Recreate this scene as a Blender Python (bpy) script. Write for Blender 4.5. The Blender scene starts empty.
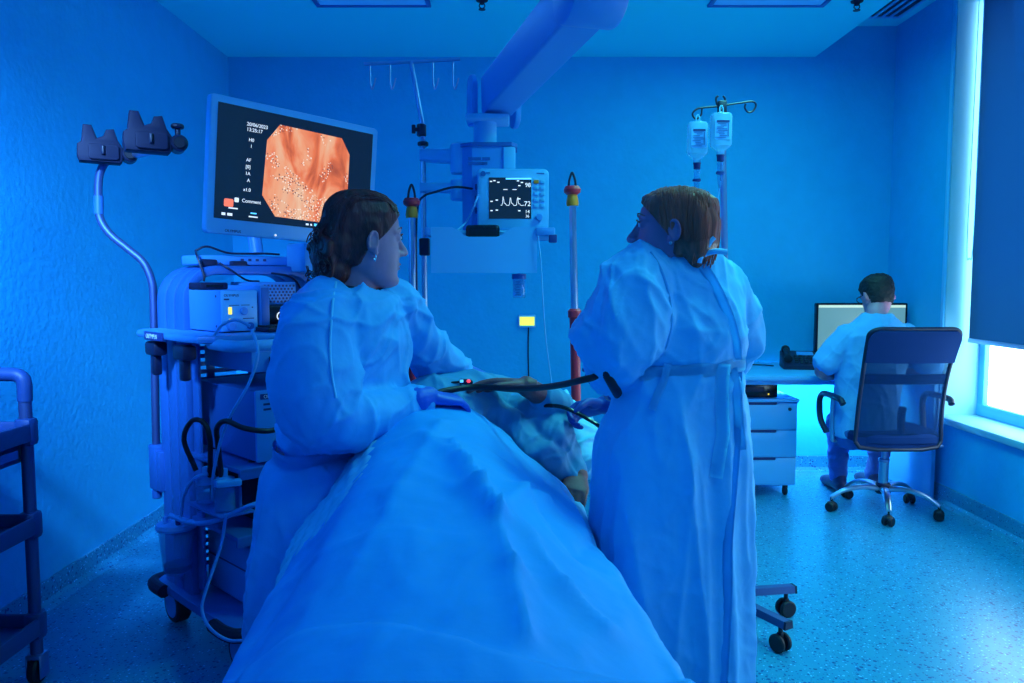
import bpy, bmesh, math, random
import numpy as np
from mathutils import Vector, Matrix, noise, Euler
V = Vector
random.seed(7)
scn = bpy.context.scene
col = scn.collection

# ------------------------------------------------------------------ camera, light, exposure
F = 800.0
PITCH = math.radians(4.396)
CAM_Z = 1.30
cam_data = bpy.data.cameras.new('camera')
cam_data.sensor_width = 36.0
cam_data.lens = F / 1024.0 * 36.0
cam_data.clip_start = 0.05
cam = bpy.data.objects.new('camera', cam_data)
col.objects.link(cam)
cam.location = (0, 0, CAM_Z)
cam.rotation_euler = (math.pi / 2 - PITCH, 0, 0)
scn.camera = cam

scn.view_settings.view_transform = 'Standard'
scn.view_settings.look = 'None'
scn.view_settings.gamma = 1.0
scn.view_settings.use_curve_mapping = False
scn.view_settings.exposure = 0.50

world = bpy.data.worlds.new('world')
scn.world = world
world.use_nodes = True
world.node_tree.nodes['Background'].inputs[0].default_value = (0.03, 0.36, 1.0, 1)
world.node_tree.nodes['Background'].inputs[1].default_value = 0.36

def area(name, loc, target, sx, sy, power, color):
    d = bpy.data.lights.new(name, 'AREA')
    d.shape = 'RECTANGLE'; d.size = sx; d.size_y = sy
    d.energy = power; d.color = color
    o = bpy.data.objects.new(name, d); col.objects.link(o)
    o.location = loc
    o.rotation_euler = (V(target) - V(loc)).to_track_quat('-Z', 'Y').to_euler()
    return o
BLUE = (0.16, 0.68, 0.95)
CYAN = (0.15, 1.0, 0.86)
# ceiling panel and desk strip lamps; the others are unseen and added for light
area('added_fill_front', (1.3, 1.0, 2.70), (0.7, 2.2, 0), 0.9, 0.5, 8, BLUE)  # added fill above the near part of the room, no fixture there
area('ceiling_lamp_left', (-0.735, 4.09, 2.735), (-0.735, 4.09, 0), 0.56, 0.56, 2.4, (0.06, 0.42, 1.0))
area('ceiling_lamp_right', (1.35, 4.09, 2.735), (1.35, 4.09, 0), 0.56, 0.56, 11, CYAN)
area('added_key_middle', (1.15, 2.5, 2.735), (1.55, 2.8, 0), 0.6, 0.6, 25, CYAN).data.spread = math.radians(140)  # added key light for the gowns, no ceiling panel at this spot
wash = area('added_wash_left', (-1.45, 0.5, 2.6), (-1.90, 3.75, 0.85), 0.25, 0.25, 15, (0.18, 0.48, 1.0)); wash.data.spread = math.radians(40)  # unseen lamp added for the glow low on the left wall
area('desk_strip_lamp', (1.80, 5.02, 0.70), (1.80, 5.36, 0.25), 1.1, 0.04, 11, (0.36, 0.92, 1.0))

# ------------------------------------------------------------------ pixel rays (1024 x 683)
def ray(u, v):
    xc = (u - 512) / F; yc = (341.5 - v) / F
    return V((xc, math.cos(PITCH) + yc * math.sin(PITCH), -math.sin(PITCH) + yc * math.cos(PITCH)))
CAM = V((0, 0, CAM_Z))
def px(u, v, Y):
    d = ray(u, v); return CAM + d * (Y / d.y)
def pz(u, v, z):
    d = ray(u, v); return CAM + d * ((z - CAM_Z) / d.z)

# ------------------------------------------------------------------ materials; much of the blue room light is put into the colours
MATS = {}
def mat(name, color, rough=0.5, metal=0.0, bump=0.0, bscale=60.0, var=0.0, vscale=6.0, spec=0.5, emit=None, estr=1.0,
        trans=0.0, alpha=1.0, sss=0.0, stretch=None, coat=0.0):
    m = bpy.data.materials.new(name); m.use_nodes = True
    nt = m.node_tree; p = nt.nodes['Principled BSDF']
    p.inputs['Base Color'].default_value = (*color, 1)
    p.inputs['Roughness'].default_value = rough
    p.inputs['Metallic'].default_value = metal
    p.inputs['Specular IOR Level'].default_value = spec
    p.inputs['Transmission Weight'].default_value = trans
    p.inputs['Alpha'].default_value = alpha
    p.inputs['Coat Weight'].default_value = coat
    if sss:
        p.inputs['Subsurface Weight'].default_value = sss
        p.inputs['Subsurface Radius'].default_value = (0.01, 0.005, 0.004)
    if emit:
        p.inputs['Emission Color'].default_value = (*emit, 1)
        p.inputs['Emission Strength'].default_value = estr
    if bump or var:
        tc = nt.nodes.new('ShaderNodeTexCoord'); mp = nt.nodes.new('ShaderNodeMapping')
        nt.links.new(tc.outputs['Object'], mp.inputs[0])
        if stretch: mp.inputs['Scale'].default_value = stretch
    if var:
        n = nt.nodes.new('ShaderNodeTexNoise'); n.inputs['Scale'].default_value = vscale; n.inputs['Detail'].default_value = 5
        nt.links.new(mp.outputs[0], n.inputs['Vector'])
        r = nt.nodes.new('ShaderNodeValToRGB')
        r.color_ramp.elements[0].position = 0.3; r.color_ramp.elements[1].position = 0.7
        r.color_ramp.elements[0].color = (*[c * (1 - var) for c in color], 1)
        r.color_ramp.elements[1].color = (*[min(1, c * (1 + var)) for c in color], 1)
        nt.links.new(n.outputs[0], r.inputs[0]); nt.links.new(r.outputs[0], p.inputs['Base Color'])
    if bump:
        n2 = nt.nodes.new('ShaderNodeTexNoise'); n2.inputs['Scale'].default_value = bscale; n2.inputs['Detail'].default_value = 4
        nt.links.new(mp.outputs[0], n2.inputs['Vector'])
        b = nt.nodes.new('ShaderNodeBump'); b.inputs['Strength'].default_value = bump; b.inputs['Distance'].default_value = 0.01
        nt.links.new(n2.outputs[0], b.inputs['Height']); nt.links.new(b.outputs[0], p.inputs['Normal'])
    MATS[name] = m
    return m

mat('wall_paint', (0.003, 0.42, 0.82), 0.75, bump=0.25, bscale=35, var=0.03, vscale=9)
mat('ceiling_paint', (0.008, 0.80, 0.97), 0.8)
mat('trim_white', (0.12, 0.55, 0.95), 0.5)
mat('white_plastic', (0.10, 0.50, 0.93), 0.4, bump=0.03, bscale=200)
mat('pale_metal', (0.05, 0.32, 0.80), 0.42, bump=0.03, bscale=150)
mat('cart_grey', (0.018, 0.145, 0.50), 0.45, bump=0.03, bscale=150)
mat('trolley_plastic', (0.01, 0.06, 0.24), 0.5, bump=0.05, bscale=250)
mat('dark_plastic', (0.006, 0.012, 0.05), 0.45, bump=0.04, bscale=200)
mat('navy_plastic', (0.003, 0.007, 0.045), 0.7, bump=0.04, bscale=200)
mat('black_rubber', (0.004, 0.006, 0.018), 0.5, bump=0.03, bscale=250)
mat('black_gloss', (0.006, 0.008, 0.02), 0.22)
mat('chrome', (0.45, 0.58, 0.75), 0.28, metal=1.0)
mat('steel', (0.28, 0.42, 0.72), 0.35, metal=0.9)
mat('red_plastic', (0.85, 0.03, 0.06), 0.4)
mat('yellow_plastic', (0.95, 0.26, 0.02), 0.4)
mat('orange_plastic', (0.95, 0.14, 0.08), 0.45)
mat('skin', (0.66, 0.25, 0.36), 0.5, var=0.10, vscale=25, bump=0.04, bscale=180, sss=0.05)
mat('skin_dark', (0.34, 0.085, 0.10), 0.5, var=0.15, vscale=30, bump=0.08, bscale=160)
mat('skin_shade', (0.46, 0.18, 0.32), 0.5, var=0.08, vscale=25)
mat('glove_blue', (0.02, 0.12, 0.70), 0.45, bump=0.1, bscale=120)
mat('glove_dark', (0.015, 0.07, 0.42), 0.45, bump=0.1, bscale=120)
mat('hair_brown', (0.22, 0.024, 0.026), 0.45, var=0.5, vscale=40, stretch=(1, 1, 0.25), bump=0.5, bscale=90)
mat('hair_bob', (0.44, 0.080, 0.052), 0.4, var=0.45, vscale=45, stretch=(1.2, 1.2, 0.12), bump=0.4, bscale=90)
mat('hair_black', (0.012, 0.010, 0.018), 0.6, var=0.4, vscale=60, bump=0.5, bscale=110)
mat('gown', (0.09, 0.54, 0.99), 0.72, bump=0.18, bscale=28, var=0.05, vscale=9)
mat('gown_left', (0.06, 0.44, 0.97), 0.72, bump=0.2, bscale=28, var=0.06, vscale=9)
mat('gown_tie', (0.16, 0.64, 1.0), 0.7, bump=0.1, bscale=60)
mat('drape', (0.006, 0.40, 0.97), 0.7, bump=0.15, bscale=22, var=0.04, vscale=6)
mat('patient_gown', (0.05, 0.30, 0.58), 0.65, bump=0.2, bscale=30, var=0.04, vscale=10)
mat('sheet', (0.20, 0.66, 0.97), 0.7, bump=0.15, bscale=25)
mat('tee', (0.12, 0.46, 0.95), 0.8, bump=0.15, bscale=40)
mat('trousers', (0.05, 0.13, 0.45), 0.8, bump=0.15, bscale=40)
mat('shoe', (0.015, 0.03, 0.12), 0.5)
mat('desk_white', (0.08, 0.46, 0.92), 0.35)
mat('blind', (0.004, 0.10, 0.24), 0.8, bump=0.05, bscale=400)
mat('chair_fabric', (0.004, 0.03, 0.14), 0.9, bump=0.15, bscale=200, spec=0.15)
mat('vinyl_label', (0.02, 0.05, 0.25), 0.4)
mat('reveal_daylit', (0.24, 0.55, 0.72), 0.6)  # less blue than the wall, daylight put into the colour
mat('print_dark', (0.01, 0.03, 0.18), 0.5)
mat('print_light', (0.75, 0.9, 1.0), 0.5)
mat('screen_black', (0.003, 0.008, 0.03), 0.12)
mat('amber_lamp', (0.9, 0.7, 0.1), 0.4, emit=(1.0, 0.72, 0.08), estr=0.8)
mat('lime_lamp', (0.6, 0.8, 0.1), 0.4, emit=(0.72, 0.85, 0.08), estr=0.9)
mat('white_lamp', (0.5, 0.6, 0.7), 0.4, emit=(0.66, 0.74, 0.78), estr=0.8)
mat('cyan_lamp', (0.2, 0.7, 1), 0.4, emit=(0.1, 0.55, 1.0), estr=0.9)
mat('green_label_glow', (0.1, 0.9, 0.5), 0.4, emit=(0.1, 0.85, 0.5), estr=0.9)
mat('red_lamp', (0.9, 0.1, 0.15), 0.4, emit=(1, 0.06, 0.10), estr=0.9)
mat('orange_lamp', (0.9, 0.2, 0.1), 0.4, emit=(0.85, 0.16, 0.08), estr=0.8)
mat('panel_glow', (0.1, 0.5, 0.95), 0.5, emit=(0.02, 0.33, 0.85), estr=0.10)
mat('desk_screen', (0.05, 0.08, 0.09), 0.3, emit=(0.10, 0.27, 0.33), estr=0.75)
mat('desk_screen_bar', (0.3, 0.3, 0.28), 0.3, emit=(0.45, 0.62, 0.50), estr=0.8)
mat('sky_glow', (0.8, 0.95, 1.0), 0.5, emit=(0.62, 0.93, 1.0), estr=5.5)

mat('steel_dark', (0.06, 0.12, 0.32), 0.5, metal=0.7)
mat('clear_hose', (0.10, 0.42, 0.85), 0.35)
mat('lime_print', (0.16, 0.30, 0.03), 0.5)

def glassy(name, color, mix=0.7, rough=0.08):
    m = bpy.data.materials.new(name); m.use_nodes = True
    nt = m.node_tree; p = nt.nodes['Principled BSDF']
    p.inputs['Base Color'].default_value = (*color, 1); p.inputs['Roughness'].default_value = rough
    p.inputs['Specular IOR Level'].default_value = 0.1 if rough > 0.5 else 0.5
    t = nt.nodes.new('ShaderNodeBsdfTransparent'); t.inputs[0].default_value = (0.85, 0.95, 1, 1)
    mx = nt.nodes.new('ShaderNodeMixShader'); mx.inputs[0].default_value = mix
    nt.links.new(p.outputs[0], mx.inputs[1]); nt.links.new(t.outputs[0], mx.inputs[2])
    nt.links.new(mx.outputs[0], nt.nodes['Material Output'].inputs[0])
    MATS[name] = m
glassy('clear_plastic', (0.10, 0.42, 0.85), 0.76)
glassy('cloudy_plastic', (0.03, 0.18, 0.6), 0.66, 0.2)
glassy('bottle_plastic', (0.25, 0.66, 1.0), 0.62, 0.15)
glassy('window_glass', (0.3, 0.7, 0.9), 0.93, 0.02)
glassy('mesh_fabric', (0.004, 0.035, 0.14), 0.42, 0.8)

def floor_material():
    m = bpy.data.materials.new('speckled_vinyl'); m.use_nodes = True
    nt = m.node_tree; L = nt.links.new; p = nt.nodes['Principled BSDF']
    tc = nt.nodes.new('ShaderNodeTexCoord')
    base = nt.nodes.new('ShaderNodeTexNoise'); base.inputs['Scale'].default_value = 14; base.inputs['Detail'].default_value = 6
    L(tc.outputs['Object'], base.inputs['Vector'])
    rb = nt.nodes.new('ShaderNodeValToRGB')
    rb.color_ramp.elements[0].color = (0.008, 0.24, 0.46, 1); rb.color_ramp.elements[1].color = (0.03, 0.32, 0.56, 1)
    L(base.outputs[0], rb.inputs[0])
    prev = rb.outputs[0]
    for sc, th, c in ((62, 0.22, (0.004, 0.06, 0.26, 1)), (95, 0.20, (0.004, 0.10, 0.36, 1)), (75, 0.16, (0.16, 0.60, 0.95, 1))):
        mp = nt.nodes.new('ShaderNodeMapping'); mp.inputs['Location'].default_value = (sc, sc * 0.37, 0.3)
        L(tc.outputs['Object'], mp.inputs[0])
        vo = nt.nodes.new('ShaderNodeTexVoronoi'); vo.inputs['Scale'].default_value = sc
        L(mp.outputs[0], vo.inputs['Vector'])
        sep = nt.nodes.new('ShaderNodeSeparateColor'); L(vo.outputs['Color'], sep.inputs[0])
        thr = nt.nodes.new('ShaderNodeMath'); thr.operation = 'MULTIPLY'; thr.inputs[1].default_value = th * 2.0
        pw = nt.nodes.new('ShaderNodeMath'); pw.operation = 'POWER'; pw.inputs[1].default_value = 1.6
        L(sep.outputs[0], pw.inputs[0]); L(pw.outputs[0], thr.inputs[0])
        lt = nt.nodes.new('ShaderNodeMath'); lt.operation = 'LESS_THAN'
        L(vo.outputs['Distance'], lt.inputs[0]); L(thr.outputs[0], lt.inputs[1])
        mx = nt.nodes.new('ShaderNodeMixRGB'); L(lt.outputs[0], mx.inputs[0]); L(prev, mx.inputs[1]); mx.inputs[2].default_value = c
        prev = mx.outputs[0]
    L(prev, p.inputs['Base Color'])
    p.inputs['Roughness'].default_value = 0.30
    MATS['vinyl'] = m
floor_material()

def mucosa_material():
    m = bpy.data.materials.new('mucosa_picture'); m.use_nodes = True
    nt = m.node_tree; L = nt.links.new; p = nt.nodes['Principled BSDF']
    tc = nt.nodes.new('ShaderNodeTexCoord')
    mp = nt.nodes.new('ShaderNodeMapping'); mp.inputs['Scale'].default_value = (11, 11, 4.5); mp.inputs['Rotation'].default_value = (0, 0.22, 0)
    L(tc.outputs['Object'], mp.inputs[0])
    n = nt.nodes.new('ShaderNodeTexNoise'); n.inputs['Scale'].default_value = 1.0; n.inputs['Detail'].default_value = 5; n.inputs['Distortion'].default_value = 0.8
    L(mp.outputs[0], n.inputs['Vector'])
    r = nt.nodes.new('ShaderNodeValToRGB'); e = r.color_ramp.elements
    e[0].position = 0.32; e[0].color = (0.30, 0.06, 0.03, 1)
    e[1].position = 0.72; e[1].color = (0.88, 0.62, 0.42, 1)
    for pos, c in ((0.44, (0.72, 0.17, 0.07, 1)), (0.52, (0.78, 0.33, 0.18, 1)), (0.60, (0.74, 0.42, 0.27, 1))):
        k = e.new(pos); k.color = c
    L(n.outputs[0], r.inputs[0])
    # clusters of glinting bubbles
    n2 = nt.nodes.new('ShaderNodeTexNoise'); n2.inputs['Scale'].default_value = 13; n2.inputs['Detail'].default_value = 2
    L(tc.outputs['Object'], n2.inputs['Vector'])
    vo = nt.nodes.new('ShaderNodeTexVoronoi'); vo.inputs['Scale'].default_value = 150
    L(tc.outputs['Object'], vo.inputs['Vector'])
    a = nt.nodes.new('ShaderNodeMath'); a.operation = 'LESS_THAN'; a.inputs[1].default_value = 0.36; L(vo.outputs['Distance'], a.inputs[0])
    b = nt.nodes.new('ShaderNodeMath'); b.operation = 'GREATER_THAN'; b.inputs[1].default_value = 0.53; L(n2.outputs[0], b.inputs[0])
    ab = nt.nodes.new('ShaderNodeMath'); ab.operation = 'MULTIPLY'; L(a.outputs[0], ab.inputs[0]); L(b.outputs[0], ab.inputs[1])
    rr = nt.nodes.new('ShaderNodeValToRGB'); rr.color_ramp.interpolation = 'CONSTANT'
    rr.color_ramp.elements[0].color = (0.85, 0.75, 0.65, 1); rr.color_ramp.elements[1].position = 0.62; rr.color_ramp.elements[1].color = (0.16, 0.07, 0.08, 1)
    sp = nt.nodes.new('ShaderNodeSeparateColor'); L(vo.outputs['Color'], sp.inputs[0]); L(sp.outputs[0], rr.inputs[0])
    mx = nt.nodes.new('ShaderNodeMixRGB'); L(ab.outputs[0], mx.inputs[0]); L(r.outputs[0], mx.inputs[1]); L(rr.outputs[0], mx.inputs[2])
    p.inputs['Base Color'].default_value = (0, 0, 0, 1); p.inputs['Roughness'].default_value = 0.2
    L(mx.outputs[0], p.inputs['Emission Color']); p.inputs['Emission Strength'].default_value = 0.80
    MATS['mucosa'] = m
mucosa_material()
def screen_material():
    m = bpy.data.materials.new('display_panel'); m.use_nodes = True
    p = m.node_tree.nodes['Principled BSDF']
    p.inputs['Base Color'].default_value = (0.004, 0.010, 0.03, 1); p.inputs['Roughness'].default_value = 0.15
    p.inputs['Emission Color'].default_value = (0.02, 0.08, 0.17, 1); p.inputs['Emission Strength'].default_value = 0.12
    MATS['display'] = m
screen_material()

# ------------------------------------------------------------------ mesh helpers
def frame_from(z, ref=V((0, 0, 1))):
    z = z.normalized()
    if abs(z.dot(ref)) > 0.98: ref = V((0, 1, 0)) if abs(z.y) < 0.9 else V((1, 0, 0))
    x = ref.cross(z).normalized(); y = z.cross(x)
    return x, y, z

def smooth_path(pts, n=8):
    pts = [V(p) for p in pts]
    if len(pts) < 3: return pts
    out = []
    P = [2 * pts[0] - pts[1]] + pts + [2 * pts[-1] - pts[-2]]
    for i in range(1, len(P) - 2):
        a, b, c, d = P[i - 1], P[i], P[i + 1], P[i + 2]
        for k in range(n):
            t = k / n
            out.append(0.5 * ((2 * b) + (c - a) * t + (2 * a - 5 * b + 4 * c - d) * t * t + (3 * b - a - 3 * c + d) * t ** 3))
    out.append(pts[-1])
    return out

class MB:
    def __init__(s): s.bm = bmesh.new()
    def _rings(s, rings, cap0=True, cap1=True, close=True):
        vs = [[s.bm.verts.new(p) for p in r] for r in rings]
        n = len(vs[0])
        for a, b in zip(vs, vs[1:]):
            for i in range(n if close else n - 1):
                j = (i + 1) % n
                s.bm.faces.new((a[i], a[j], b[j], b[i]))
        if cap0: s.bm.faces.new(list(reversed(vs[0])))
        if cap1: s.bm.faces.new(vs[-1])
        return s
    def box(s, c, size, rot=None, bev=0.0, seg=2):
        r = bmesh.ops.create_cube(s.bm, size=1.0)
        vs = r['verts']
        M = Matrix.Translation(V(c)) @ ((rot.to_4x4() if isinstance(rot, Matrix) else Euler(rot).to_matrix().to_4x4()) if rot is not None else Matrix()) @ Matrix.Diagonal((*size, 1))
        bmesh.ops.transform(s.bm, matrix=M, verts=vs)
        if bev:
            es = list({e for v in vs for e in v.link_edges})
            bmesh.ops.bevel(s.bm, geom=es, offset=bev, segments=seg, affect='EDGES', profile=0.5, clamp_overlap=True)
        return s
    def cyl(s, a, b, r, r2=None, n=20, bev=0.0):
        a = V(a); b = V(b); r2 = r if r2 is None else r2
        x, y, z = frame_from(b - a)
        def ring(c, q): return [c + (x * math.cos(t) + y * math.sin(t)) * q for t in [2 * math.pi * i / n for i in range(n)]]
        if bev:
            return s._rings([ring(a, r - bev), ring(a + z * bev, r), ring(b - z * bev, r2), ring(b, r2 - bev)])
        return s._rings([ring(a, r), ring(b, r2)])
    def tube(s, pts, r, n=10, sm=6):
        P = smooth_path(pts, sm) if sm else [V(p) for p in pts]
        rr = r if callable(r) else (lambda t: r)
        rings = []; x = None
        for i, p in enumerate(P):
            t = (P[min(i + 1, len(P) - 1)] - P[max(i - 1, 0)])
            t.normalize()
            if x is None: x, y, _ = frame_from(t)
            else:
                x = (x - t * x.dot(t)).normalized(); y = t.cross(x)
            q = rr(i / (len(P) - 1))
            rings.append([p + (x * math.cos(a) + y * math.sin(a)) * q for a in [2 * math.pi * k / n for k in range(n)]])
        return s._rings(rings)
    def lathe(s, prof, o=(0, 0, 0), axis=(0, 0, 1), n=28):
        o = V(o); x, y, z = frame_from(V(axis), V((0, 1, 0)))
        rings = [[o + z * h + (x * math.cos(t) + y * math.sin(t)) * max(r, 1e-4) for t in [2 * math.pi * i / n for i in range(n)]] for r, h in prof]
        return s._rings(rings)
    def ell(s, c, r, rot=None, seg=24, rings=14):
        q = bmesh.ops.create_uvsphere(s.bm, u_segments=seg, v_segments=rings, radius=1.0)
        r = (r, r, r) if isinstance(r, (int, float)) else r
        M = Matrix.Translation(V(c)) @ (rot.to_4x4() if rot is not None else Matrix()) @ Matrix.Diagonal((*r, 1))
        bmesh.ops.transform(s.bm, matrix=M, verts=q['verts']); return s
    def prism(s, outline, origin, ux, uy, depth, bev=0.0):
        """2D outline in the plane (ux, uy) at origin, extruded by the vector depth"""
        o = V(origin); ux = V(ux); uy = V(uy); d = V(depth)
        a = [s.bm.verts.new(o + ux * p[0] + uy * p[1]) for p in outline]
        b = [s.bm.verts.new(o + ux * p[0] + uy * p[1] + d) for p in outline]
        n = len(a); fs = []
        for i in range(n):
            fs.append(s.bm.faces.new((a[i], a[(i + 1) % n], b[(i + 1) % n], b[i])))
        fs.append(s.bm.faces.new(list(reversed(a)))); fs.append(s.bm.faces.new(b))
        bmesh.ops.recalc_face_normals(s.bm, faces=fs)
        if bev:
            es = list(set(list(fs[-1].edges) + list(fs[-2].edges)))
            bmesh.ops.bevel(s.bm, geom=es, offset=bev, segments=2, affect='EDGES', profile=0.5, clamp_overlap=True)
        return s
    def loft(s, rows, n=28, e=2.0, cap=True):
        """rows: (centre, axis_a vector incl. length, axis_b vector incl. length); superellipse rings"""
        rings = []
        for c, a, b in rows:
            c = V(c); a = V(a); b = V(b); rg = []
            for i in range(n):
                t = 2 * math.pi * i / n
                ct, st = math.cos(t), math.sin(t)
                rg.append(c + a * (math.copysign(abs(ct) ** (2 / e), ct)) + b * (math.copysign(abs(st) ** (2 / e), st)))
            rings.append(rg)
        return s._rings(rings, cap, cap)
    def limb(s, pts, radii, n=16, sm=5):
        """round limb with domed ends; radii per control point"""
        pts = [V(p) for p in pts]
        P = smooth_path(pts, sm); m = len(P) - 1; k = len(pts) - 1
        R = []
        for i in range(m + 1):
            f = i / m * k; a = min(int(f), k - 1); t = f - a; t = t * t * (3 - 2 * t)
            R.append(radii[a] * (1 - t) + radii[a + 1] * t)
        d0 = (P[0] - P[1]).normalized(); d1 = (P[-1] - P[-2]).normalized()
        pre = [(P[0] + d0 * R[0] * q, R[0] * w) for q, w in ((0.95, 0.25), (0.75, 0.66), (0.4, 0.91))]
        post = [(P[-1] + d1 * R[-1] * q, R[-1] * w) for q, w in ((0.4, 0.91), (0.75, 0.66), (0.95, 0.25))]
        PP = pre + list(zip(P, R)) + post
        rings = []; x = None
        for i, (p, r) in enumerate(PP):
            t = (PP[min(i + 1, len(PP) - 1)][0] - PP[max(i - 1, 0)][0]).normalized()
            if x is None: x, y, _ = frame_from(t)
            else:
                x = (x - t * x.dot(t)).normalized(); y = t.cross(x)
            rings.append([p + (x * math.cos(a) + y * math.sin(a)) * r for a in [2 * math.pi * j / n for j in range(n)]])
        return s._rings(rings)
    def sheet(s, grid):
        """grid[i][j] of points -> quads"""
        vs = [[s.bm.verts.new(p) for p in r] for r in grid]
        for i in range(len(vs) - 1):
            for j in range(len(vs[0]) - 1):
                s.bm.faces.new((vs[i][j], vs[i + 1][j], vs[i + 1][j + 1], vs[i][j + 1]))
        return s
    def mesh(s, name, recalc=True):
        if recalc: bmesh.ops.recalc_face_normals(s.bm, faces=s.bm.faces)
        me = bpy.data.meshes.new(name); s.bm.to_mesh(me); s.bm.free(); return me
    def build(s, name, m, parent=None, smooth=30, recalc=True):
        return link(name, s.mesh(name, recalc), m, parent, smooth)
    def fused(s, name, m, parent=None, voxel=0.008, it=4, disp=None, solid=None):
        me = fuse(s.mesh(name), voxel, it)
        if disp: displace(me, disp)
        return link(name, me, m, parent, 180)

def link(name, me, m, parent=None, smooth=30):
    o = bpy.data.objects.new(name, me); col.objects.link(o)
    if m: me.materials.append(MATS[m] if isinstance(m, str) else m)
    if parent: o.parent = parent
    if smooth:
        for p in me.polygons: p.use_smooth = True
        if smooth < 180:
            bm = bmesh.new(); bm.from_mesh(me)
            lim = math.radians(smooth)
            for e in bm.edges:
                if len(e.link_faces) == 2 and e.calc_face_angle(0) > lim: e.smooth = False
            bm.to_mesh(me); bm.free()
    return o

def fuse(me, voxel, it):
    o = bpy.data.objects.new('tmp', me); col.objects.link(o)
    r = o.modifiers.new('r', 'REMESH'); r.mode = 'VOXEL'; r.voxel_size = voxel
    if it:
        sm = o.modifiers.new('s', 'SMOOTH'); sm.factor = 0.5; sm.iterations = it
    dg = bpy.context.evaluated_depsgraph_get(); dg.update()
    out = bpy.data.meshes.new_from_object(o.evaluated_get(dg))
    bpy.data.objects.remove(o); bpy.data.meshes.remove(me)
    return out

def displace(me, f):
    n = len(me.vertices)
    nor = [v.normal.copy() for v in me.vertices]
    for v, q in zip(me.vertices, nor):
        r = f(v.co, q)
        v.co = v.co + (q * r if not isinstance(r, Vector) else r)
    me.update()

def ridge(p, sx=1, sy=1, sz=1, off=0.0, pw=2.0):
    n = noise.noise(V((p.x * sx + off, p.y * sy + off * 1.7, p.z * sz - off)))
    return (1 - min(1, abs(n) * 2.2)) ** pw
def nz(p, s, off=0.0):
    return noise.noise(V((p.x * s + off, p.y * s - off, p.z * s + off * 0.5)))

# ------------------------------------------------------------------ things, parts, labels
def tag(o, label, cat, group=None):
    o['label'] = label; o['category'] = cat
    if group: o['group'] = group
    return o
def thing(name, label, cat, loc=(0, 0, 0), rotz=0.0, group=None):
    o = bpy.data.objects.new(name, None); o.empty_display_size = 0.1; col.objects.link(o)
    o.location = loc; o.rotation_euler = (0, 0, rotz)
    return tag(o, label, cat, group)
def struct(o): o['kind'] = 'structure'; return o

def lettering(body, size, loc, ux, uy, m, parent, name='lettering', align='LEFT', depth=0.0006):
    """real text as a mesh lying in the plane (ux, uy), facing ux x uy"""
    cu = bpy.data.curves.new('t', 'FONT'); cu.body = body; cu.size = size; cu.extrude = depth; cu.align_x = align
    o = bpy.data.objects.new('t', cu); col.objects.link(o)
    dg = bpy.context.evaluated_depsgraph_get(); dg.update()
    me = bpy.data.meshes.new_from_object(o.evaluated_get(dg)); bpy.data.objects.remove(o)
    ux = V(ux).normalized(); uy = V(uy).normalized(); uz = ux.cross(uy)
    M = Matrix((ux, uy, uz)).transposed().to_4x4(); M.translation = V(loc)
    me.transform(M)
    return link(name, me, m, parent, 0)
def rrect(w, h, r, n=5):
    pts = []
    for cx, cy, a0 in ((w / 2 - r, h / 2 - r, 0), (-w / 2 + r, h / 2 - r, 90), (-w / 2 + r, -h / 2 + r, 180), (w / 2 - r, -h / 2 + r, 270)):
        for k in range(n + 1):
            a = math.radians(a0 + 90 * k / n); pts.append((cx + r * math.cos(a), cy + r * math.sin(a)))
    return pts
# ================================================================== the room
XL, XR, YB, YF = -1.865, 2.52, 5.38, -0.8
ZC, ZH = 2.76, 2.957
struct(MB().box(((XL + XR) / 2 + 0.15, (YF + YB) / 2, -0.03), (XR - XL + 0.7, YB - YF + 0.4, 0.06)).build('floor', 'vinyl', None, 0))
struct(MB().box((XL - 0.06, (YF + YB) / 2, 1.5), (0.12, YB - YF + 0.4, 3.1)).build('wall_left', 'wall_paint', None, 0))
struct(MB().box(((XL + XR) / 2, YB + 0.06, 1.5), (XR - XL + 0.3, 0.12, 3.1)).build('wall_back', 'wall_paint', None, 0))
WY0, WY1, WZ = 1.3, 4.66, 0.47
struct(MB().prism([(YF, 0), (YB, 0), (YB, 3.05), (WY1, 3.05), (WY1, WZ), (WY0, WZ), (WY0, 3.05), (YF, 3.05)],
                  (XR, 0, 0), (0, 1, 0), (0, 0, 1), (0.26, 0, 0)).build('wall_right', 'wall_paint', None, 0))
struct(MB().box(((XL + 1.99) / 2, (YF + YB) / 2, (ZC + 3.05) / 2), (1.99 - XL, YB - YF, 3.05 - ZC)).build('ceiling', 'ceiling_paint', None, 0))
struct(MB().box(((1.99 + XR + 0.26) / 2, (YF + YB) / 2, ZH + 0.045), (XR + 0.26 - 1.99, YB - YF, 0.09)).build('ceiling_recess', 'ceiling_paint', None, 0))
def skirting(name, a, b, nrm):
    a = V(a); b = V(b); nrm = V(nrm)
    prof = [(0.012, 0.105), (0.010, 0.03), (0.02, 0.012), (0.045, 0.0005), (-0.01, 0.0005), (-0.01, 0.105)]
    mb = MB()
    mb._rings([[p + nrm * d + V((0, 0, h)) for d, h in prof] for p in (a, b)])
    struct(mb.build(name, 'vinyl', None, 30))
skirting('baseboard_left', (XL, YF, 0), (XL, YB, 0), (1, 0, 0))
skirting('baseboard_back', (XL, YB, 0), (XR, YB, 0), (0, -1, 0))
skirting('baseboard_right', (XR, YB, 0), (XR, YF, 0), (-1, 0, 0))
struct(MB().box((2.625, (WY0 + WY1) / 2, 0.49), (0.27, WY1 - WY0, 0.04), bev=0.008).build('trim_1', 'reveal_daylit'))
struct(MB().box((2.65, WY1 - 0.003, 1.735), (0.255, 0.008, 2.45)).build('trim_3', 'reveal_daylit', None, 0))  # panel added over the jamb to carry the daylight tone
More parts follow.
